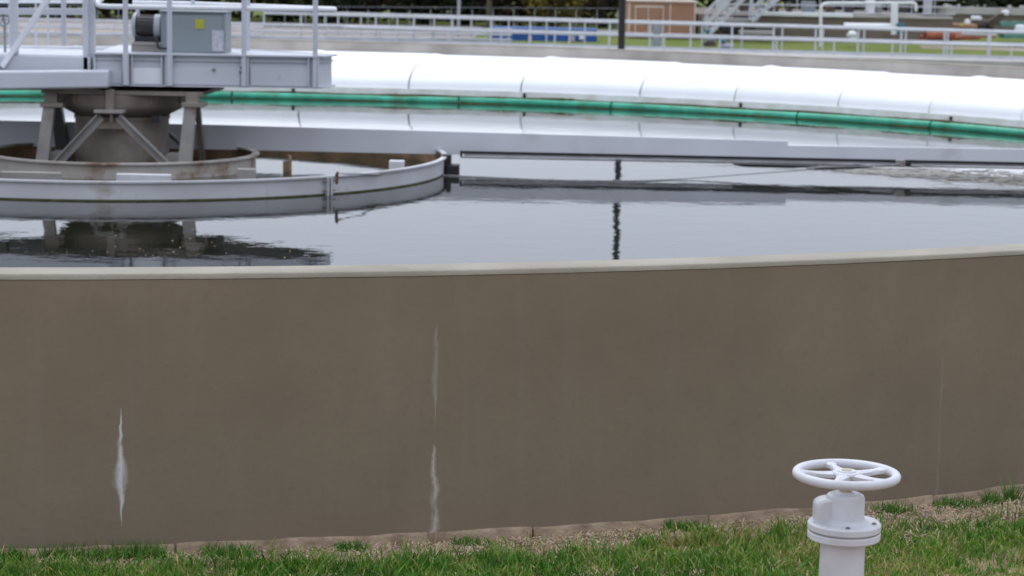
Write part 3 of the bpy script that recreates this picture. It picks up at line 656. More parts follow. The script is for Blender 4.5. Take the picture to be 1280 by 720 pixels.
cb_ = empty('control_cabinet', P(240, 69, 20.8)); tag(cb_, 'grey steel cabinet with a yellow sticker on the drive platform', 'cabinet')
A_, B_ = P(201, 69.5, 20.78), P(282, 16, 20.78)
MB().box((A_.x, 20.78, A_.z), (B_.x, 21.2, B_.z), bev=.012).build('body', M['cabinet'], cb_)
MB().box((A_.x+.03, 20.766, A_.z+.03), (B_.x-.03, 20.782, B_.z-.03), bev=.006).build('door', M['cabinet'], cb_)
MB().box((A_.x-.01, 20.755, B_.z-.004), (B_.x+.01, 21.22, B_.z+.012), bev=.004).build('lid', M['cabinet'], cb_)
lb = pbox(MB(), 244, 36, 255, 24, 20.755, .012, .001).build('yellow_sticker', M['yellow'], cb_); lb['label'] = 'square yellow warning sticker'
pbox(MB(), 265, 64, 279.5, 38, 20.755, .012, .001).build('white_sticker', M['label'], cb_)
pbox(MB(), 209, 44, 212, 36, 20.745, .03, .002).build('door_handle', M['bolt'], cb_)

# ------------------------------------------------------------------ beam across the ring, skimmer arm
bm_ = empty('radial_beam', (CX, CY, .45)); tag(bm_, 'long flat grey steel beam across the water behind the pier', 'beam')
def beam(xa, ya, xb, yb, xa2, ya2, xb2, yb2, Y, Y2, th, name='girder'):
    t0, t1 = P(xa, ya, Y), P(xb, yb, Y2); u0, u1 = P(xa2, ya2, Y), P(xb2, yb2, Y2)
    b = MB(); b.add([(u0.x, Y, u0.z), (u1.x, Y2, u1.z), (u1.x, Y2+th, u1.z), (u0.x, Y+th, u0.z), (t0.x, Y, t0.z), (t1.x, Y2, t1.z), (t1.x, Y2+th, t1.z), (t0.x, Y+th, t0.z)], [(0,3,2,1),(4,5,6,7),(0,1,5,4),(1,2,6,5),(2,3,7,6),(3,0,4,7)])
    return b.build(name, M['beam'], bm_)
YBM = 21.7
beam(-400, 143, 280, 156.5, -400, 176, 280, 187, YBM, YBM, .05)
beam(280, 156.5, 560, 164.5, 280, 187, 560, 193, YBM, YBM, .05)
beam(560, 164.5, 985, 176.5, 560, 193, 985, 200.5, YBM, YBM, .05)
beam(985, 182, 1500, 190, 985, 200.5, 1500, 211, YBM, YBM, .05)
sa = empty('scum_skimmer', P(850, 200, 21.5)); tag(sa, 'thin skimmer arm with black top edge running right below the beam', 'skimmer arm')
YA = 21.45
def strip(x0, y0, x1, y1, Y, h_, d, m, name, par=sa):
    p0, p1 = P(x0, y0, Y), P(x1, y1, Y); MB().bar(p0, p1, d, h_).build(name, m, par)
strip(576, 190, 1290, 204.5, YA, .023, .03, M['dark'], 'black_edge')
strip(580, 193.3, 1290, 207.5, YA+.02, .028, .02, M['arm'], 'face_plate')
strip(576, 196.6, 1290, 210.8, YA, .013, .02, M['bolt'], 'lower_rod')
strip(576.5, 188.8, 576.5, 196, YA, .02, .03, M['dark'], 'end_plate') if False else pbox(MB(), 575, 196, 578, 188.5, YA, .03).build('end_plate', M['dark'], sa)
pbox(MB(), 1121, 209, 1132, 200.5, YA-.1, .1).build('wire_bracket', M['pier_pale'], sa); pbox(MB(), 1132, 208.5, 1139, 203, YA-.05, .08).build('wire_clamp', M['dark'], sa)
# floating skimmer blade
pts = [(916, 205.2), (925, 206), (1010, 207.8), (1022, 208.6)]
def blade(pp, Y, name, label):
    b = MB(); rings = []
    for i, (x, y, h_) in enumerate(pp):
        p_ = P(x, y, Y+.0); rings.append([(p_.x, Y-.05, p_.z-h_/2), (p_.x, Y+.05, p_.z-h_/2), (p_.x, Y+.05, p_.z+h_/2), (p_.x, Y-.05, p_.z+h_/2)])
    b.sweep(rings); o = b.build(name, M['dark'], None, tuple(P(pp[1][0], pp[1][1], Y))); return tag(o, label, 'rubber blade', 'black skimmer blades under the arm')
blade([(917, 205.0, .012), (930, 206.2, .03), (990, 207.8, .03), (1022, 207.2, .006)], 21.3, 'rubber_scraper', 'left of two thin black blades hanging under the skimmer arm')
blade([(1008, 211.2, .008), (1030, 210.4, .02), (1062, 209.4, .022), (1090, 208.4, .006)], 21.2, 'rubber_scraper', 'right of two thin black blades hanging under the skimmer arm')
rope_p = [P(546, 223.5, 20.7), P(600, 226.8, 20.6), P(680, 229.8, 20.45), P(740, 229.2, 20.45), P(800, 227, 20.55), P(860, 223, 20.8), P(950, 216.5, 21.0), P(1040, 210.3, 21.2), P(1125, 205, 21.35)]
for v in rope_p: v.z = max(v.z, WATER+.006)
def spline(pts, k=6):
    out = []; n = len(pts)
    for i in range(n-1):
        p0, p1, p2, p3 = pts[max(i-1, 0)], pts[i], pts[i+1], pts[min(i+2, n-1)]
        for q in range(k):
            t = q/k; out.append(.5*((2*p1)+(p2-p0)*t+(2*p0-5*p1+4*p2-p3)*t*t+(3*p1-p0-3*p2+p3)*t**3))
    return out+[pts[-1]]
tag(MB().tube(spline(rope_p), .006, 6).build('guy_wire', M['rope'], None, tuple(rope_p[0])), 'thin pale wire sagging from the outer ring to the skimmer arm', 'wire')
rc = [P(500, 214, 19.4), P(452, 218.2, 18.75)]
tag(MB().tube([P(560, 222.5, 20.7), P(520, 220.5, 20.1), P(455, 217.3, 18.9), P(422, 217, 18.6)], .007, 6).build('tie_wire', M['rope'], None, tuple(P(500, 219, 20))), 'thin pale wire lying over the front rim of the outer ring', 'wire')
# foam on the water at the right
fb = MB(); fr = random.Random(5)
for k in range(250):
    u = fr.random(); cx_ = 1045+u*255; yy = 211.5+u*13+fr.gauss(0, 1.2+3.6*u)
    d = _F + _R*((cx_-640)/FPX) - _U*((yy-360)/FPX); t = (WATER+.003-EYE)/d.z; p_ = Vector((0, 0, EYE))+d*t
    n = 7; r1 = fr.uniform(.015, .09); r2 = fr.uniform(.02, .06); th = fr.uniform(-.3, .3)
    vs_ = []
    for q in range(n):
        c_ = 2*PI*q/n; rr = fr.uniform(.7, 1.2); vs_.append((p_.x+math.cos(c_)*r1*rr*math.cos(th)-math.sin(c_)*r2*rr*math.sin(th), p_.y+math.sin(c_)*r2*rr*2+math.cos(c_)*r1*rr*math.sin(th), WATER+.002+k*4e-6))
    fb.add(vs_+[(p_.x, p_.y, WATER+.0035+k*4e-6)], [(q, (q+1) % n, n) for q in range(n)])
tag(fb.build('foam', M['foam'], None, None, 80), 'thin brownish foam drifting on the water at the right', 'foam', kind='stuff')

db = MB(); fr = random.Random(15)
for k in range(120):
    if k < 50: px_, py_ = fr.uniform(60, 420), fr.uniform(277, 333)
    else: px_, py_ = fr.uniform(0, 1280), fr.uniform(206, 325)
    d = _F + _R*((px_-640)/FPX) - _U*((py_-360)/FPX); t = (WATER+.002-EYE)/d.z; p_ = Vector((0, 0, EYE))+d*t
    if abs(math.hypot(p_.x-CX, p_.y-CY)-3.1) < .08: continue
    r_ = fr.uniform(.0012, .0042); th = fr.uniform(0, 3); vs_ = [(p_.x+r_*math.cos(th+q*PI/2)*(1 if q % 2 else 2.2), p_.y+r_*math.sin(th+q*PI/2)*(1 if q % 2 else 2.2), WATER+.002) for q in range(4)]
    db.add(vs_+[(p_.x, p_.y, WATER+.005)], [(0, 1, 4), (1, 2, 4), (2, 3, 4), (3, 0, 4)])
tag(db.build('floating_specks', M['straw'], None, None, 80), 'tiny pale specks floating on the dark water', 'debris', kind='stuff')
# conduit between motor and cabinet, along the deck
MB().tube(rounded([P(190, 47, 20.75), P(196, 47, 20.7), P(197, 60, 20.68), P(214, 61, 20.72)], .03), .011, 8).build('conduit', M['dark'], cb_)

# ------------------------------------------------------------------ gate valve post in the foreground
vp0 = P(1055, 700, 5.9); VX, VY = P(1056, 640, 5.9).x, 5.9
val = empty('valve_post', (VX, VY, GND)); tag(val, 'pale grey valve post with a spoked handwheel on the lawn', 'valve')
hz = P(1057, 593, 5.9).z; s9 = 5.9/FPX*1.012     # metres per pixel there
wr_ = (136-11.5)/2*s9; rt = 5.9*s9
b = MB(); b.tube([(VX+wr_*math.cos(t), VY+wr_*math.sin(t), hz) for t in np.linspace(0, 2*PI, 96, endpoint=False)], rt, 18, closed=True)
hw = b.build('handwheel_rim', M['valve'], val, (VX, VY, hz), 60)
def spider():
    b = MB(); n = 5; ang0 = math.radians(30); K = 24
    for k in range(n):
        a = ang0+k*2*PI/n; rings = []
        for q in range(K+1):
            t = q/K; r = .020+(wr_-.022)*t+.004*0
            wd = .017+.030*(1-t)**2.6+.030*max(0, (t-.62)/.38)**2.2
            zz = hz+.001-.003*math.sin(t*PI); th = .007
            c_, s_ = math.cos(a), math.sin(a)
            R_ = lambda u, z: (VX+r*c_-u*s_, VY+r*s_+u*c_, z)
            rings.append([R_(-wd/2, zz-th), R_(wd/2, zz-th), R_(wd/2, zz+th*.4), R_(wd/4, zz+th), R_(-wd/4, zz+th), R_(-wd/2, zz+th*.4)])
        MB_ = MB().sweep(rings); MB_.build('spoke', M['valve'], hw, None, 50)
spider()
MB().lathe([(.0, -.016), (.026, -.016), (.036, -.006), (.041, .003), (.038, .008), (.026, .009), (.025, .012), (.0, .012)], (VX, VY, hz), 32).build('hub', M['valve'], hw, None, 40)
b = MB(); 
vs_ = [(VX+.0155*math.cos(PI/3*k+.3), VY+.0155*math.sin(PI/3*k+.3)) for k in range(6)]; b.prism(vs_, hz+.0115, hz+.0135); b.build('hub_nut', M['brass'], hw)
Z = lambda y: P(1055, y, 5.9).z
MB().lathe([(.017, Z(618)), (.017, hz-.012)], (VX, VY, 0), 24).build('stem', M['brass'], val)
R1 = 24.6*s9
bx = VX
zt_, zf = Z(616.5)+0.0, Z(651.5)
MB().lathe([(.0, zt_+.006), (.018, zt_+.006), (.022, zt_+.004), (.028, zt_-.002), (R1-.012, zt_), (R1-.004, zt_-.004), (R1, zt_-.012), (R1, zf+.014), (R1+.004, zf+.005), (R1+.012, zf-.001), (0, zf-.001)], (bx, VY, 0), 48).build('bonnet', M['valve'], val, None, 30)
# side boss of the bonnet, left
bl_c = VX-R1*.78; rr = R1*.80
b = MB(); pr = []
for q in range(13):
    t = PI*.5+PI*.5*q/12; pr.append((bl_c+rr*math.cos(t)*1.0, zt_-.012-rr*.55+rr*.55*math.sin(t)))
pr = [(VX, zt_-.012)]+pr+[(bl_c-rr, zf-.001), (VX, zf-.001)]
rings = [[(x, y, z) for x, z in pr] for y in (VY-.030, VY+.034)]
b.sweep([[(x+(.006 if i in (0, 3) and x < VX-.01 else 0), y, z-(.004 if i in (0, 3) and z > zf+.01 else 0)) for x, z in pr] for i, y in enumerate((VY-.034, VY-.028, VY+.030, VY+.036))]); b.build('side_boss', M['valve'], val, None, 40)
RF = 46.3*s9
zf2 = Z(669.5); zf3 = Z(684.5)-.0
def flange(zb_, zt2, name, r): return MB().lathe([(0, zb_), (r-.004, zb_), (r, zb_+.004), (r, zt2-.005), (r-.005, zt2), (0, zt2)], (VX, VY, 0), 72).build(name, M['valve'], val, None, 30)
fl = flange(zf-.0235, zf+.0, 'upper_flange', RF); fl2 = flange(zf-.0485, zf-.0245, 'lower_flange', RF*.995)
MB().lathe([(0, zf-.0255), (RF-.0022, zf-.0255), (RF-.0022, zf-.0225), (0, zf-.0225)], (VX, VY, 0), 60).build('gasket', M['pier_pale'], val)
for k, a in enumerate([math.radians(v) for v in (-92, -20, 52, 124, 196)]):
    c_ = (VX+(RF-.018)*math.cos(a), VY+(RF-.018)*math.sin(a)); vs_ = [(c_[0]+.0068*math.cos(PI/3*q+k), c_[1]+.0068*math.sin(PI/3*q+k)) for q in range(6)]
    MB().prism(vs_, zf+.0, zf+.003).lathe([(0, zf+.003), (.0038, zf+.003), (.0038, zf+.005), (0, zf+.005)], (c_[0], c_[1], 0), 10).build('bolt', M['bolt'], val)
MB().lathe([(29*s9, GND-.2), (28.8*s9, GND+.05), (28.3*s9, zf-.048)], (VX-.002, VY, 0), 56).build('pipe', M['valve'], val, None, 30)

# ------------------------------------------------------------------ lawn, dry strip, weeds
def lawn_density(x, y):
    d = np.hypot(x-CX, y-CY)-R_OUT
    return d
def patch(x, y, s, seed):
    r = np.random.default_rng(seed); v = np.zeros_like(x)
    for k in range(14):
        a = r.uniform(0, 2*PI); f_ = s*r.uniform(.5, 2.2); v += np.sin((x*math.cos(a)+y*math.sin(a))*f_+r.uniform(0, 6))
    return v/4.
def make_lawn():
    n = 300000
    x = rng.uniform(-2.9, 3.3, n); y = rng.uniform(7.0, 10.3, n)
    n2 = 60000; x = np.concatenate([x, rng.uniform(-6, 6, n2)]); y = np.concatenate([y, rng.uniform(4.6, 10.5, n2)])
    d = lawn_density(x, y)
    edge = .33+.10*smoothv(x, -2.0, -1.3)*0+.05*patch(x, y, 5, 2)+.05*patch(x, y, 16, 3)
    xe = np.interp(x, [-3, -1.9, -1.5, -.8, 0, 1., 2.3], [.17, .14, .12, .26, .27, .22, .33]); edge = xe+.035*patch(x, y, 6, 2)+.03*patch(x, y, 19, 3)
    pd = np.clip((d-edge)/.06, 0, 1)
    th = patch(x, y, 4.5, 11)*.5+patch(x, y, 14, 12)*.5
    pd *= np.clip(.85+.6*th, .3, 1.)
    pd = np.maximum(pd, np.where(d > .05, .035+.05*(patch(x, y, 17, 8) > .35), 0))
    keep = (rng.random(len(x)) < pd) & (d > .02)
    x, y, d, th, ed = x[keep], y[keep], d[keep], th[keep], edge[keep]; n = len(x)
    h_ = rng.gamma(6, .0066, n)*(1-.32*smoothv(d, .5, 1.1))*(1+.35*np.clip(patch(x, y, 9, 5), -1, 1)); h_ = np.clip(h_, .012, .085)
    h_ *= 1+.5*np.exp(-((d-ed-.07)/.06)**2)
    wd = rng.uniform(.0016, .0042, n); a = rng.uniform(0, 2*PI, n); lean = rng.uniform(.05, .75, n)*h_
    la = rng.uniform(0, 2*PI, n)
    T = [0, .4, .75, 1.]; V = np.zeros((n, 7, 3))
    for i, t in enumerate(T):
        cx_ = x+np.cos(la)*lean*t**1.8; cy_ = y+np.sin(la)*lean*t**1.8; cz_ = GND-.004+h_*(t-.18*t*t)
        ww = wd*(1-.35*t)
        if i < 3:
            V[:, i*2] = np.stack([cx_-np.cos(a)*ww, cy_-np.sin(a)*ww, cz_], 1); V[:, i*2+1] = np.stack([cx_+np.cos(a)*ww, cy_+np.sin(a)*ww, cz_], 1)
        else: V[:, 6] = np.stack([cx_, cy_, cz_], 1)
    base = (np.arange(n)*7)[:, None]
    Fq = np.concatenate([base+np.array([[0, 1, 3, 2]]), base+np.array([[2, 3, 5, 4]])]); Ft = base+np.array([[4, 5, 6]])
    big = patch(x, y, 3.2, 21); sml = patch(x, y, 22, 22)
    tint = .36+.17*big+.14*sml+rng.normal(0, .16, n)
    tint += .16*smoothv(d, .75, 1.6)
    dead = rng.random(n) < (.08+.06*np.clip(big, 0, 1)+.10*np.clip(sml, 0, 1)); tint[dead] = rng.uniform(.8, 1, dead.sum())
    tint = np.clip(tint, 0, 1)
    tv = np.repeat(tint, 7)
    o = np_mesh('lawn_grass', V.reshape(-1, 3), Fq, tv, M['grass'], None, Ft)
    tag(o, 'green lawn with yellowish patches in front of the tank wall', 'grass', kind='stuff')
def smoothv(x, a, b): t = np.clip((x-a)/(b-a), 0, 1); return t*t*(3-2*t)
make_lawn()
# straw and pebbles in the dry strip
def strip_pts(n, d0, d1):
    a = rng.uniform(2.55, 3.35, n); d = d0+(d1-d0)*rng.random(n)**1.2; r = R_OUT+d
    return CX+r*np.sin(a), CY+r*np.cos(a), d
sx, sy, _ = strip_pts(15000, .0, .6); b = MB(); f5 = random.Random(11)
for x, y in zip(sx, sy):
    if abs(x) > 3.4: continue
    r = f5.choice([.003, .004, .005, .007, .010])*f5.uniform(.8, 1.2)
    q = [f5.uniform(.7, 1.2) for _ in range(6)]; th = f5.uniform(0, 3)
    cs = [(math.cos(th), math.sin(th)), (-math.sin(th), math.cos(th))]
    vs_ = [(x+cs[0][0]*r*q[0], y+cs[0][1]*r*q[0], GND+r*.3), (x+cs[1][0]*r*q[1]*.8, y+cs[1][1]*r*q[1]*.8, GND+r*.35), (x-cs[0][0]*r*q[2], y-cs[0][1]*r*q[2], GND+r*.3), (x-cs[1][0]*r*q[3]*.8, y-cs[1][1]*r*q[3]*.8, GND+r*.25), (x, y, GND+r*q[4]*.9), (x, y, GND-r*.5)]
    b.add(vs_, [(0,1,4),(1,2,4),(2,3,4),(3,0,4),(1,0,5),(2,1,5),(3,2,5),(0,3,5)])
me_o = b.build('gravel', M['pebble'], None, None, 80); tag(me_o, 'loose brown pebbles along the foot of the tank wall', 'gravel', kind='stuff')
n = 15000; x, y, d = strip_pts(n, .01, .7); k = np.abs(x) < 3.4; x, y = x[k], y[k]; n = len(x)
a = rng.uniform(0, PI, n); Ls = rng.uniform(.008, .045, n); wds = rng.uniform(.0008, .0022, n); tl = rng.uniform(-.3, .5, n); z = GND+rng.uniform(.001, .012, n)
dx, dy = np.cos(a)*Ls/2, np.sin(a)*Ls/2; nx_, ny_ = -np.sin(a)*wds, np.cos(a)*wds; dzv = np.abs(tl)*Ls
V = np.stack([np.stack([x-dx-nx_, y-dy-ny_, z], 1), np.stack([x+dx-nx_, y+dy-ny_, z+dzv], 1), np.stack([x+dx+nx_, y+dy+ny_, z+dzv], 1), np.stack([x-dx+nx_, y-dy+ny_, z], 1)], 1)
o = np_mesh('dry_straw', V.reshape(-1, 3), (np.arange(n)*4)[:, None]+np.array([[0, 1, 2, 3]]), np.repeat(rng.random(n), 4), M['straw'])
tag(o, 'scattered dry straw between the lawn and the tank wall', 'straw', kind='stuff')
# weeds against the wall
def ground_at(px, py):
    d = _F + _R*((px-640)/FPX) - _U*((py-360)/FPX); t = (GND-EYE)/d.z; return Vector((0, 0, EYE))+d*t
def weed(px, py, w_, h_, label, seed):
    g_ = ground_at(px, py); r = np.random.default_rng(seed)
    dd = math.hypot(g_.x-CX, g_.y-CY)-R_OUT
    if dd < .05: v = Vector((g_.x-CX, g_.y-CY, 0)).normalized()*(R_OUT+.05); g_ = Vector((CX+v.x, CY+v.y, GND))
    n = int(70*w_/.12); V = []; T = []; w_ *= 1.25
    for k in range(n):
        a = r.uniform(0, 2*PI); rad = w_/2*math.sqrt(r.random()); px_ = math.cos(a)*rad; py_ = math.sin(a)*rad*.45
        hz_ = h_*(1-.6*(rad/(w_/2)))*r.uniform(.3, 1); s_ = r.uniform(.006, .013); b_ = r.uniform(0, 2*PI); ti = r.uniform(-.6, .6)
        u = np.array([math.cos(b_), math.sin(b_), ti])*s_; v = np.array([-math.sin(b_), math.cos(b_), r.uniform(-.5, .5)])*s_*.55
        c_ = np.array([px_, py_, hz_]); V += [c_-u, c_+v, c_+u, c_-v]; T += [r.random()]*4
        if k % 4 == 0:
            q = np.array([px_*.4, py_*.4, 0]); s2 = np.array([.0015, 0, 0]); V += [q-s2, q+s2, c_+s2, c_-s2]; T += [.2]*4
    for k in range(int(90*w_/.12)):
        a = r.uniform(0, 2*PI); rad = w_*.62*math.sqrt(r.random()); q = np.array([math.cos(a)*rad, math.sin(a)*rad*.5, 0]); hh = h_*r.uniform(.5, 1.5); le = r.uniform(0, .8)*hh; la = r.uniform(0, 2*PI)
        tp_ = q+np.array([math.cos(la)*le, math.sin(la)*le, hh]); md = q*.5+tp_*.5+np.array([0, 0, hh*.12]); s2 = np.array([.002, 0, 0])
        V += [q-s2, q+s2, md+s2*.8, md-s2*.8, md-s2*.8, md+s2*.8, tp_+s2*.15, tp_-s2*.15]; T += [r.random()]*8
    V = np.array(V); o = np_mesh('weed', V, np.arange(len(V)).reshape(-1, 4), np.array(T), M['weed']); o.location = g_
    tag(o, label, 'weed', 'green weeds along the foot of the tank wall')
for i, wv in enumerate([(14, 700, .12, .045, 'leafy weed at the wall foot by the left edge of the photo'), (70, 695, .08, .05, 'small upright weed just left of the broad white lime streak'),
        (128, 694, .22, .05, 'wide dark weed below the broad white lime streak'), (178, 694, .14, .055, 'bushy weed right of the white lime streak'), (286, 697, .14, .05, 'clump of weeds left of the rusty spot at the wall foot'),
        (436, 687, .10, .03, 'low weed just left of the crack at the wall foot'), (580, 676, .09, .025, 'tiny flat weed right of the crack at the wall foot'), (842, 658, .10, .035, 'weed on the pebbles in the middle of the wall foot'),
        (872, 665, .08, .03, 'weed beside the footing joint left of the handwheel'), (1115, 641, .10, .04, 'weed just right of the valve post'), (1200, 633, .16, .03, 'low dark weeds right of the dark footing crack'),
        (1240, 630, .06, .05, 'dark weed second from the right edge'), (1264, 626, .05, .075, 'tall thin weed at the wall foot near the right edge')]):
    weed(*wv, 100+i)

# ------------------------------------------------------------------ things beyond the tank
def railing(name, X0, Y0, X1, Y1, zb0, zt0, zb1, zt1, pitch, rails, label, group, plate=False, r=.024, off=0.):
    e = empty(name, (X0, Y0, zb0)); tag(e, label, 'railing', group)
    A, B = Vector((X0, Y0, 0)), Vector((X1, Y1, 0)); Lh = (B-A).length; n = int(Lh/pitch)
    zz = lambda t, f_: (zb0+(zt0-zb0)*f_)*(1-t)+(zb1+(zt1-zb1)*f_)*t
    pr = None
    for k in range(n+1):
        t = (k+off)*pitch/Lh
        if t > 1: continue
        v = A.lerp(B, t); h_ = zz(t, 1)-zz(t, 0)
        if pr is None:
            pr = MB().tube([(0, 0, 0), (0, 0, 1)], r, 8).build('post', M['rail'], e); o = pr
        else: o = pr.copy(); COL.objects.link(o)
        o.location = (v.x-X0, v.y-Y0, zz(t, 0)-zb0); o.scale = (1, 1, h_)
    for f_ in rails:
        MB().tube([(A.x, A.y, zz(0, f_)), (B.x, B.y, zz(1, f_))], r*1.25, 8).build('rail', M['rail'], e)
    if plate:
        MB().bar((A.x, A.y, zz(0, .06)), (B.x, B.y, zz(1, .06)), .02, .16).build('toe_board', M['rail'], e)
    return e
def pt(x, y, Y): return P(x, y, Y)
def rail_px(name, xa, yta, yba, Ya, xb, ytb, ybb, Yb, pitch, rails, label, plate=False, off=0., r=.024, group='galvanised railings beyond the tank'):
    a, a2, c, c2 = P(xa, yta, Ya), P(xa, yba, Ya), P(xb, ytb, Yb), P(xb, ybb, Yb)
    return railing(name, a.x, Ya, c.x, Yb, a2.z, a.z, c2.z, c.z, pitch, rails, label, group, plate, r, off)
rail_px('walkway_railing', 330, 16.5, 50, 72.5, 1500, 46.5, 82, 64.5, 1.3, (1., .53, .06), 'long two bar railing nearest the tank beyond its far wall', True, r=.032)
rail_px('walkway_railing', 395, 15.5, 49, 74.6, 1500, 45.5, 79, 66.5, 1.3, (1., .53), 'second two bar railing just behind the nearest railing', off=.25, r=.028)
rail_px('low_railing', 330, 31, 50, 71.6, 1500, 64, 81, 63.6, 1.75, (1.,), 'low single bar railing in front of the long railings', off=.6, r=.026)
rail_px('basin_railing', -60, 22, 47, 70, 640, 37, 54, 71.2, 1.7, (1., .60, .25), 'three bar railing seen through the bridge and running to the middle', r=.026, plate=True)
rail_px('basin_railing', -60, 30, 48, 69.4, 330, 34, 51, 70.4, 2.3, (1., .5), 'lower railing in front of it seen through the bridge', r=.022, off=.4)
# concrete kerb the railings stand on
def slab(name, xa, ya, Ya, xb, yb, Yb, h_, d_, m, label, cat):
    a, c = P(xa, ya, Ya), P(xb, yb, Yb); b = MB(); n = Vector((a.y-c.y, c.x-a.x, 0)).normalized()*d_
    if n.y < 0: n = -n
    z0_, z1_ = a.z, c.z
    b.add([(a.x, a.y, z0_-h_), (c.x, c.y, z1_-h_), (c.x+n.x, c.y+n.y, z1_-h_), (a.x+n.x, a.y+n.y, z0_-h_), (a.x, a.y, z0_), (c.x, c.y, z1_), (c.x+n.x, c.y+n.y, z1_), (a.x+n.x, a.y+n.y, z0_)], [(0,3,2,1),(4,5,6,7),(0,1,5,4),(1,2,6,5),(2,3,7,6),(3,0,4,7)])
    return tag(b.build(name, m, None, tuple(a)), label, cat)
slab('walkway_kerb', -80, 45, 69, 1500, 82.5, 63.4, .5, 4.2, M['kerb'], 'concrete walkway slab under the long railings', 'walkway')
# vehicles-like clutter seen through the bridge: pinkish and dark bits of plant
def bgbox(name, x0, y0, x1, y1, Y, d, m, label, cat, group=None, bev=.02):
    a = P(x0, y1, Y); c = P(x1, y0, Y); o = MB().box((a.x, Y, a.z), (c.x, Y+d, c.z), bev=bev).build(name, m, None, ((a.x+c.x)/2, Y, a.z)); return tag(o, label, cat, group)
# tan shed
A_, B_ = P(785, 46.5, 84), P(870, 3.5, 84)
sh = empty('electrical_shed', (A_.x, 84, A_.z)); tag(sh, 'flat roofed tan shed with double doors behind the railings', 'shed')
MB().box((A_.x, 84, A_.z), (B_.x, 86.4, B_.z)).build('wall', M['tan'], sh)
MB().box((A_.x-.05, 83.93, B_.z), (B_.x+.05, 86.47, B_.z+.07)).build('roof', M['tantrim'], sh)
def shp(x0, y0, x1, y1, name, m, pr=.03, par=sh):
    a, c = P(x0, y1, 84), P(x1, y0, 84); return MB().box((a.x, 84-pr, a.z), (c.x, 84.0, c.z)).build(name, m, par)
for x in (785, 867): shp(x, 3.5, x+3, 46.5, 'corner_trim', M['tantrim'])
fr_ = shp(793, 7.5, 830, 9.3, 'door_frame', M['tantrim'], .04)
for x in (793, 809, 827.5): shp(x, 9.3, x+2.4, 46, 'door_frame', M['tantrim'], .035)
shp(836, 5, 838.8, 46.5, 'panel_joint', M['tantrim'], .03)
d1 = shp(796, 10, 808.5, 45.5, 'door', M['tan'], .02); d2 = shp(812, 10, 827, 45.5, 'door', M['tan'], .02)
shp(806, 28, 807.5, 31, 'door_handle', M['bolt'], .06)
MB().lathe([(0, B_.z+.07), (.16, B_.z+.07), (.16, B_.z+.2), (.22, B_.z+.2), (.2, B_.z+.28), (0, B_.z+.3)], (P(808, 3, 85).x, 85, 0), 16).build('roof_vent', M['white'], sh)
# control box on legs in front of the shed
bgbox('meter_box', 816, 30, 826, 60, 70, .2, M['cabinet'], 'narrow grey electrical box standing in front of the tan shed', 'electrical box')
# blue container
A_, B_ = P(615, 52.5, 79), P(745, 37.8, 79)
ct = empty('blue_container', (A_.x, 79, A_.z)); tag(ct, 'long low blue steel container behind the railings', 'container')
MB().box((A_.x, 79, A_.z), (B_.x, 80.6, B_.z-.02)).build('body', M['blue'], ct)
MB().box((A_.x-.03, 78.95, B_.z-.03), (B_.x+.03, 80.65, B_.z+.03)).build('top_edge', M['blue'], ct)
for k in range(9):
    x = A_.x+(B_.x-A_.x)*k/8; MB().box((x-.04, 78.94, A_.z), (x+.04, 79.0, B_.z-.03)).build('rib', M['blue'], ct)
for x in (662.5, 716): 
    p_ = P(x, 48, 78.9); MB().box((p_.x-.07, 78.92, p_.z-.09), (p_.x+.07, 78.96, p_.z+.09)).build('sticker', mat('pinkish_sticker', (.5, .38, .42), .6, .1, 9.), ct)
p_ = P(727, 46.5, 78.9); MB().box((p_.x-.08, 78.92, p_.z-.08), (p_.x+.08, 78.96, p_.z+.08)).build('sticker', M['white'], ct)
# poles
pb = P(776.5, 62, 66.5); pole = empty('light_pole', (pb.x, 66.5, -.38)); tag(pole, 'black round pole standing in front of the railings, left of the tan shed', 'pole')
MB().tube([(pb.x, 66.5, -.42), (pb.x, 66.5, 11.5)], [.108, .08], 20).build('shaft', M['pole'], pole); MB().box((pb.x-.2, 66.3, -.42), (pb.x+.2, 66.7, -.36)).build('base_plate', M['pole'], pole)
MB().box((pb.x-.1, 65.9, 11.4), (pb.x+.6, 66.5, 11.55), bev=.03).build('lamp_head', M['pole'], pole)
p_ = P(573, 46, 82); tag(MB().tube([(p_.x, 82, p_.z-.2), (p_.x, 82, 4.2)], .055, 12).build('marker_pole', M['greypole'], None, (p_.x, 82, p_.z)), 'slim grey pole behind the railing left of the blue container', 'pole')
p_ = P(610, 43, 90); tag(MB().tube([(p_.x, 90, p_.z-.1), (p_.x+.1, 90, 4.5)], [.12, .1], 10).build('timber_post', M['wood'], None, (p_.x, 90, p_.z)), 'weathered timber post rising behind the left end of the blue container', 'post')
# chain link fence along the hedge
fe = empty('boundary_fence', P(470, 12, 93.)); tag(fe, 'thin grey wire fence in front of the hedge', 'fence')
for x in range(-60, 790, 26):
    p_ = P(x, 30, 93.5); MB().tube([(p_.x, 93.5, -.4), (p_.x, 93.5, P(x, 12, 93.5).z)], .016, 6).build('post', M['greypole'], fe)
fa, fc = P(-60, 6, 93.5), P(785, 10.5, 93.5); MB().tube([fa, fc], .009, 6).build('top_rail', M['greypole'], fe)

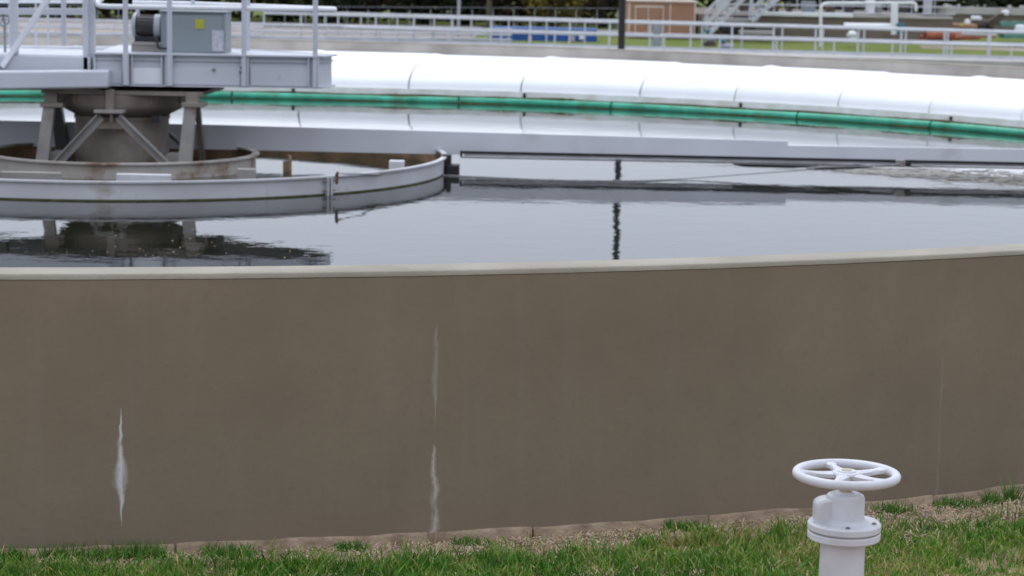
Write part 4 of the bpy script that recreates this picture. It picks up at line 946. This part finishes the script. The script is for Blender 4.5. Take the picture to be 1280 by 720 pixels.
# basin behind on the right: brown wall with pale coping, stairs, pipes, equipment
bs = empty('settling_basin', P(1000, 50, 84)); tag(bs, 'low brown concrete basin with pale coping behind the lawn at right', 'basin')
a, c = P(872, 50, 84), P(1190, 50, 84); tz = P(1000, 17, 84).z
MB().box((a.x, 84, -.5), (c.x, 100, tz-.1)).build('wall', M['brownwall'], bs)
a2, c2 = P(952, 17, 84), P(1066, 17, 84); MB().box((a2.x, 83.9, tz-.1), (c2.x, 84.4, tz+.03)).build('coping', M['white'], bs)
a2, c2 = P(1068, 20, 84.1), P(1190, 20, 84.1); MB().box((a2.x, 83.95, tz-.1), (c2.x, 84.4, tz)).build('coping', M['kerb'], bs)
b2 = empty('rear_basin', P(1250, 27, 100)); tag(b2, 'pale topped basin wall below the hedge at the right edge', 'basin')
a, c = P(1184, 27, 100), P(1420, 27, 100); zz_ = P(1240, 10.5, 100).z
MB().box((a.x, 100, -.5), (c.x, 112, zz_-.28)).build('wall', M['brownwall'], b2); MB().box((a.x, 99.9, zz_-.28), (c.x, 112.1, zz_)).build('coping', M['kerb'], b2)
# slots and shelves left of the basin wall
bgbox('cable_tray', 925, 39, 968, 42.5, 81.5, .5, M['kerb'], 'pale flat tray lying in front of the brown basin', 'tray', bev=.005)
bgbox('dark_opening', 918, 19.5, 946, 22.5, 83.6, .3, M['navy'], 'narrow dark slot at the top of the brown basin', 'opening', bev=.005)
bgbox('dark_hatch', 902, 33, 945, 38, 83.2, .7, M['navy'], 'wide dark hatch low on the brown basin wall', 'hatch', bev=.005)
bgbox('concrete_ledge', 880, 23, 948, 26.5, 83.3, .6, M['kerb'], 'pale ledge across the brown basin wall behind the stairs', 'ledge', bev=.005)
# stairs
def stair(x0, y0, x1, y1, Y, nst, wdt, label):
    a, c = P(x0, y0, Y), P(x1, y1, Y); e = empty('metal_stairs', tuple(a)); tag(e, label, 'stairs', 'metal stairs beyond the railings')
    for dy in (0, wdt):
        A = Vector((a.x, Y+dy, a.z)); C = Vector((c.x, Y+dy, c.z)); MB().bar(A, C, .05, .11).build('stringer', M['rail'], e)
        for hh in (.45, .9): MB().tube([A+Vector((0, 0, hh)), C+Vector((0, 0, hh))], .026, 8).build('handrail', M['rail'], e)
        for k in range(5):
            v = A.lerp(C, k/4); MB().tube([v, v+Vector((0, 0, .9))], .026, 8).build('railing_post', M['rail'], e)
    for k in range(nst):
        v = a.lerp(c, (k+.5)/nst); MB().box((v.x-.13, Y, v.z-.02), (v.x+.13, Y+wdt, v.z+.02)).build('tread', M['rail'], e)
stair(884, 46, 938, -10, 80, 9, .9, 'long metal stairs right of the tan shed')
stair(940, 27, 985, -12, 82.5, 7, .9, 'shorter metal stairs farther right in front of the basin')
bgbox('stair_column', 897, -14, 909, 12, 82, .45, M['rail'], 'thick pale upright column behind the long stairs', 'column')
# pumps and blue valves by the foot of the stairs
def pump(x0, x1, yt, yb, Y, label, col='teal'):
    a, c = P(x0, yb, Y), P(x1, yt, Y); e = empty('pump_set', ((a.x+c.x)/2, Y, a.z)); tag(e, label, 'pump', 'small pumps and valves beyond the railings')
    w_ = c.x-a.x; h_ = c.z-a.z
    MB().box((a.x, Y, a.z), (c.x, Y+.5, a.z+h_*.25), bev=.01).build('base', M['machine'], e)
    MB().tube([(a.x+w_*.15, Y+.25, a.z+h_*.5), (a.x+w_*.9, Y+.25, a.z+h_*.5)], h_*.25, 14).build('body', M['greypole'], e)
    MB().tube([(a.x+w_*.3, Y+.25, a.z+h_*.5), (a.x+w_*.3, Y+.25, c.z)], h_*.12, 10).build('riser', M['motor'], e)
    MB().lathe([(0, c.z-.05), (w_*.22, c.z-.05), (w_*.22, c.z+.03), (0, c.z+.03)], (a.x+w_*.3, Y+.25, 0), 14).build('valve_head', M[col], e)
    MB().tube([(a.x+w_*.7, Y+.25, a.z), (a.x+w_*.7, Y+.25, a.z+h_*.8)], h_*.1, 10).build('riser', M['motor'], e)
pump(880, 896, 39, 58, 72, 'small pump with a pale blue head at the foot of the long stairs'); pump(897, 920, 51, 65, 70, 'dark pump set with a light blue valve behind the railing'); pump(1058, 1074, 44, 53, 79, 'small vent pump under the thick white pipe', 'white')
# white vent
p_ = P(1065, 52, 76); MBv = MB().lathe([(0, 0), (.09, 0), (.09, .18), (.15, .2), (.16, .28), (.1, .36), (0, .38)], (p_.x, 76, p_.z), 16)
tag(MBv.build('mushroom_vent', M['white'], None, tuple(p_)), 'white domed vent on the lawn below the thick white pipe', 'vent')
# pipe gantry
gp = empty('pipe_gantry', P(1026, 49, 79)); tag(gp, 'tall frame of thin white pipe standing on the lawn', 'pipe frame')
g0, g1, g2, g3 = P(1026, 70, 79), P(1026, 4, 79), P(1145, 3.5, 79), P(1145, 14, 79)
MB().tube(rounded([g0, g1, g2, g3], .25), .055, 12).build('pipe', M['white'], gp)
tp = empty('thick_pipe', P(1117, 43, 78)); tag(tp, 'thick white pipe with an upright riser and a blue flange at right', 'pipe')
MB().tube([P(1118, 43, 78), P(1118, 4, 78)], .125, 16).build('riser', M['white'], tp)
MB().tube([P(1055, 32.5, 78.1), P(1118, 33.5, 78.1)], .115, 16).build('horizontal_pipe', M['white'], tp)
q = P(1121, 30.5, 77.9); MB().lathe([(0, q.z-.05), (.15, q.z-.05), (.15, q.z+.04), (0, q.z+.04)], (q.x+.13, 77.9, 0), 18).build('flange', M['teal'], tp); q = P(1122, 40, 77.9); MB().lathe([(0, q.z-.06), (.13, q.z-.06), (.15, q.z+.10), (0, q.z+.10)], (q.x+.1, 77.9, 0), 18).build('valve_body', M['teal'], tp)
MB().tube([P(1126, 35.5, 77.9), P(1143, 36, 77.9)], .05, 10).build('branch', M['greypole'], tp)
# pile of red pipes
pl_lab = ['topmost clay pipe of the reddish pile', 'lower left clay pipe of the reddish pile', 'lower right clay pipe of the reddish pile', 'long clay pipe sticking out right of the pile']
for i, (x0, y0, x1, y1, r_) in enumerate([(1156, 44, 1192, 43.5, .15), (1150, 48, 1200, 47.5, .10), (1165, 47, 1225, 46, .11), (1190, 43, 1244, 45, .08)]):
    a, c = P(x0, y0, 80+i*.3), P(x1, y1, 80.4+i*.3); b = MB(); b.tube([a, c], [r_, r_*.95], 16); b.tube([a, a+(c-a).normalized()*.15], r_*1.18, 16)
    tag(b.build('clay_pipe', M['red'], None, tuple(a)), pl_lab[i], 'pipe', 'reddish clay pipes lying on the dirt')
bgbox('wooden_pallet', 1156, 30.5, 1222, 33.5, 84.5, 1.2, M['tan'], 'flat brown timber deck behind the reddish pipes', 'timber deck', bev=.01)
tag(MB().tube([P(1202, 42.5, 79.8), P(1246, 44, 79.8)], [.06, .05], 10).build('grey_pipe', M['kerb'], None, tuple(P(1202, 42, 79.8))), 'slim pale grey pipe lying over the reddish pipes', 'pipe')
# digger
dgm = empty('small_excavator', P(1235, 36, 86)); tag(dgm, 'dark brown small digger with raised arm near the right edge', 'digger')
a, c = P(1218, 34.5, 86), P(1240, 25, 86)
MB().box((a.x, 86, a.z), (c.x, 87.2, c.z), bev=.08).build('body', M['machine'], dgm); MB().box((a.x-.1, 85.95, a.z-.15), (c.x+.1, 86.2, a.z+.02), bev=.05).build('track', M['dark'], dgm)
MB().bar(P(1236, 32, 86), P(1250, 21, 86), .2, .28).build('boom', M['machine'], dgm); MB().bar(P(1248, 21, 86), P(1262, 16, 86), .16, .18).build('arm', M['wood'], dgm)
MB().box((P(1254, 20, 85.9).x, 85.9, P(1254, 20, 85.9).z), (P(1263, 13, 85.9).x, 86.3, P(1263, 13, 85.9).z), bev=.05).build('bucket', M['white'], dgm)
q = P(1209, 28, 85.8); MB().lathe([(0, -.13), (.1, -.1), (.13, 0), (.1, .1), (0, .13)], (q.x, q.y, q.z), 14).build('lamp', M['white'], dgm)
q = P(1222, 23.5, 86.1); MB().box((q.x-.17, 86.1, q.z-.06), (q.x+.17, 86.6, q.z+.1), bev=.03).build('hood', M['white'], dgm)
# tarps and drums
def tarp(x0, y0, x1, y1, Y, label):
    a, c = P(x0, y1, Y), P(x1, y0, Y); b = MB(); f_ = random.Random(int(x0)); nxx = 9; rings = []
    for i in range(nxx):
        x = a.x+(c.x-a.x)*i/(nxx-1); top = c.z-f_.uniform(0, .3)*(c.z-a.z); rings.append([(x, Y, a.z), (x, Y+.15, (a.z+top)/2), (x, Y+.35, top), (x, Y+.8, top-.02), (x, Y+1.1, a.z)])
    b.sweep(rings); tag(b.build('green_tarp', M['tarp'], None, tuple(a), 70), label, 'tarp', 'dark green tarps at the right')
tarp(1144, 23, 1182, 31, 86.5, 'dark green tarp between the thick pipe and the digger'); tarp(1252, 26, 1285, 33, 88, 'green tarp above the white bin at the right edge'); tarp(1256, 40, 1290, 48, 82, 'green tarp on the ground at the right edge')
def drum(x, y0, y1, Y, r_, m, label, name='drum', cat='drum'):
    a, c = P(x, y1, Y), P(x, y0, Y); b = MB().lathe([(0, a.z), (r_, a.z), (r_, a.z+(c.z-a.z)*.3), (r_*1.05, a.z+(c.z-a.z)*.33), (r_, a.z+(c.z-a.z)*.36), (r_*.92, c.z-.03), (r_*.6, c.z), (0, c.z)], (a.x, Y, 0), 16)
    tag(b.build(name, m, None, tuple(a)), label, cat)
drum(1171.5, 24, 32, 84.3, .13, M['arm'], 'pale drum in front of the green tarp'); drum(1163.5, 26, 31.5, 84.4, .07, M['tan'], 'small orange brown drum left of the pale drum'); drum(1201.5, 29, 32.5, 84.2, .07, M['yellow'], 'tiny yellow drum left of the digger'); drum(1275, 31, 40, 83, .2, M['white'], 'white bin at the right edge', 'bin', 'bin')
# equipment on the basin: posts, cabinets, rail
rail_px('basin_top_railing', 905, -4, 17, 86.5, 1195, 0, 20, 86.5, .9, (1., .55, .1), 'fine railing on top of the brown basin', off=.2, r=.02)
for i, (x0, x1, y0, m, lab) in enumerate([(911, 921, 0, 'motor', 'dark upright cabinet on the basin just right of the long stairs'), (926, 936, 3, 'machine', 'brown machine housing on the basin between the two stairs'), (962, 974, 5, 'machine', 'brown box on the basin right of the shorter stairs'),
        (985, 991, 3, 'motor', 'narrow dark cabinet on the basin above its coping'), (1004, 1020, 2, 'cabinet', 'grey cabinet on the basin left of the white pipe frame'), (1034, 1044, 8, 'machine', 'low brown box inside the white pipe frame'),
        (1058, 1068, 4, 'motor', 'dark cabinet inside the white pipe frame'), (1085, 1094, -4, 'white', 'white upright tank inside the white pipe frame'), (1096, 1103, 6, 'cabinet', 'grey box left of the thick riser'), (1125, 1136, 6, 'motor', 'dark box right of the thick riser'), (1158, 1166, -6, 'rail', 'pale upright housing at the right end of the basin')]):
    bgbox('equipment_cabinet', x0, y0, x1, 18, 87.5+i*.35, .8, M[m], lab, 'cabinet', 'equipment boxes on the brown basin')
# clutter seen through the bridge
for i, (x0, y0, x1, y1, m, lab) in enumerate([(28, 37, 40, 42, 'machine', 'dark crate by the far railing seen left through the bridge truss'), (62, 37.5, 68, 42.5, 'machine', 'small dark crate seen through the middle of the bridge truss'),
      (84, 37, 103, 42.5, 'machine', 'dark crate seen through the bridge beside the thick truss post'), (134, 21, 151, 30, 'tantrim', 'pinkish crate seen between the truss post and the motor'), (134, 40, 150, 44.5, 'machine', 'brown crate below the pinkish crate left of the motor')]):
    bgbox('storage_crate', x0, y0, x1, y1, 97+i*.4, .7, M[m], lab, 'crate', 'crates on the far dirt yard')
a, c = P(-60, 47, 78), P(330, 49, 82)
dt = MB(); dt.add([(a.x-8, 60, gz(0, 60)+.008), (c.x+1, 60, gz(0, 60)+.008), (c.x-1, 88, gz(0, 88)+.008), (a.x-14, 88, gz(0, 88)+.008)], [(0, 1, 2, 3)])
tag(dt.build('dirt_yard', M['dirt']), kind='structure')

# ------------------------------------------------------------------ hedge and trees far behind
def crown(n, rx, ry, rz, ls, seed, m, name='crown', up=0.):
    r = np.random.default_rng(seed); nc = 26
    cc = r.normal(0, 1, (nc, 3)); cc /= np.linalg.norm(cc, axis=1)[:, None]; cc *= r.uniform(.35, .95, (nc, 1)); cs = r.uniform(.16, .38, nc)
    k = r.integers(0, nc, n); p_ = cc[k]+r.normal(0, 1, (n, 3))*cs[k][:, None]*.6
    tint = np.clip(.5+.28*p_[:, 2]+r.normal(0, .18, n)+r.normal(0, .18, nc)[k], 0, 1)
    c_ = p_*np.array([rx, ry, rz])
    a = r.normal(0, 1, (n, 3)); a /= np.linalg.norm(a, axis=1)[:, None]; b_ = np.cross(a, r.normal(0, 1, (n, 3))); b_ /= np.linalg.norm(b_, axis=1)[:, None]
    s_ = r.uniform(.6, 1.3, (n, 1))*ls
    V = np.stack([c_-a*s_, c_+b_*s_*.55, c_+a*s_, c_-b_*s_*.55], 1).reshape(-1, 3)
    me = np_mesh(name, V, np.arange(n*4).reshape(-1, 4), np.repeat(tint, 4), m); return me
def tree(name, h_, rx, rz, n, ls, seed, m, label, group, cat='tree'):
    e = empty(name, (0, 0, 0)); tag(e, label, cat, group)
    b = MB(); r = random.Random(seed); b.tube([(0, 0, -.1), (.03, 0, h_*.3), (-.04, .02, h_*.75)], [.13*h_/4, .09*h_/4, .03], 8)
    for k in range(7):
        t = r.uniform(0, 2*PI); z = h_*r.uniform(.2, .6); b.tube([(0, 0, z), (math.cos(t)*rx*.4, math.sin(t)*rx*.4, z+h_*.15), (math.cos(t)*rx*.75, math.sin(t)*rx*.75, z+h_*.25)], [.05*h_/4, .03*h_/4, .01], 6)
    b.build('trunk', M['bark'], e)
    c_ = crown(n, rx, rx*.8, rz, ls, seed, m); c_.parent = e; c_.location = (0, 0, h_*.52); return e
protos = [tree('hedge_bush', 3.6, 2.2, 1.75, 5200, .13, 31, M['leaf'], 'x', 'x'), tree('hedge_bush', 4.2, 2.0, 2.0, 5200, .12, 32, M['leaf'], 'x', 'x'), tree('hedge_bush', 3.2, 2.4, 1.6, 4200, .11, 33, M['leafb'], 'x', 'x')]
used = [False]*3
rr_ = random.Random(3)
px = -90; i = 0; hl = []
while px < 800:
    hl.append((px, 97.5+rr_.uniform(-.6, .6), rr_.choice([0, 0, 1, 1, 2]) if not (680 < px < 790) else 2)); px += 56
for px in range(1170, 1480, 56): hl.append((px, 113+rr_.uniform(-.5, .5), rr_.choice([0, 1])))
kindn = ['dark green bushy shrub', 'tall dark green shrub', 'bare brown twiggy shrub']
where = []
for (px, Y, k) in hl:
    if px < 0: wn_ = 'just outside the left edge'
    elif px < 110: wn_ = 'behind the bridge truss, %s' % ('at the left edge' if px < 50 else 'near the thick truss post')
    elif px < 420: wn_ = 'behind the drive platform railing, %s' % ['above the motor', 'above the cabinet left side', 'above the cabinet right side', 'right of the cabinet', 'near the platform end', 'at the platform end'][min(5, (px-110)//56)]
    elif px < 800: wn_ = ['right beside the end of the platform railing', 'between the platform and the slim grey pole', 'just left of the slim grey pole', 'behind the timber post', 'left of the yellow forsythia', 'left of the black pole', 'touching the tan shed', 'by the tan shed'][min(7, (px-420)//56)]
    else: wn_ = 'on the right above the rear basin, %s' % ['at its left end', 'second along', 'above the digger', 'at the right edge', 'beyond the edge', 'far beyond the edge'][min(5, (px-1170)//56)]
    if used[k]: o = copy_tree(protos[k])
    else: o = protos[k]; used[k] = True
    p_ = P(px, 20, Y); o.location = (p_.x, Y, gz(p_.x, Y)); o.rotation_euler = (0, 0, rr_.uniform(0, 6)); s_ = rr_.uniform(.9, 1.2); o.scale = (s_, s_, s_*rr_.uniform(.95, 1.15))
    o['label'] = kindn[k]+' '+wn_; o['group'] = 'shrubs of the hedge beyond the tank'; o['category'] = 'shrub'
fs = tree('yellow_shrub', 2.4, 1.5, 1.3, 2600, .08, 41, M['leafy'], 'yellow flowering shrub behind the railings above the blue container', None, 'shrub')
p_ = P(692, 20, 94.8); fs.location = (p_.x, 94.8, gz(0, 95))
# a dense wood behind the hedge, one mass
def wood(x0, x1, Y, n, seed):
    r = np.random.default_rng(seed); k = r.random(n)
    x = x0+(x1-x0)*k; top = 4.8+1.2*np.sin(x*.31)+.8*np.sin(x*.9+1); z = -.4+top*r.random(n)**.85; y = Y+r.uniform(-1.8, 1.8, n)
    return np.stack([x, y, z], 1)
c_ = np.concatenate([wood(-32, 75, 104, 20000, 1), wood(16, 75, 119, 12000, 2)]); n = len(c_); r = np.random.default_rng(9)
a = r.normal(0, 1, (n, 3)); a /= np.linalg.norm(a, axis=1)[:, None]; b_ = np.cross(a, r.normal(0, 1, (n, 3))); b_ /= np.linalg.norm(b_, axis=1)[:, None]; s_ = r.uniform(.18, .38, (n, 1))
V = np.stack([c_-a*s_, c_+b_*s_*.7, c_+a*s_, c_-b_*s_*.7], 1).reshape(-1, 3)
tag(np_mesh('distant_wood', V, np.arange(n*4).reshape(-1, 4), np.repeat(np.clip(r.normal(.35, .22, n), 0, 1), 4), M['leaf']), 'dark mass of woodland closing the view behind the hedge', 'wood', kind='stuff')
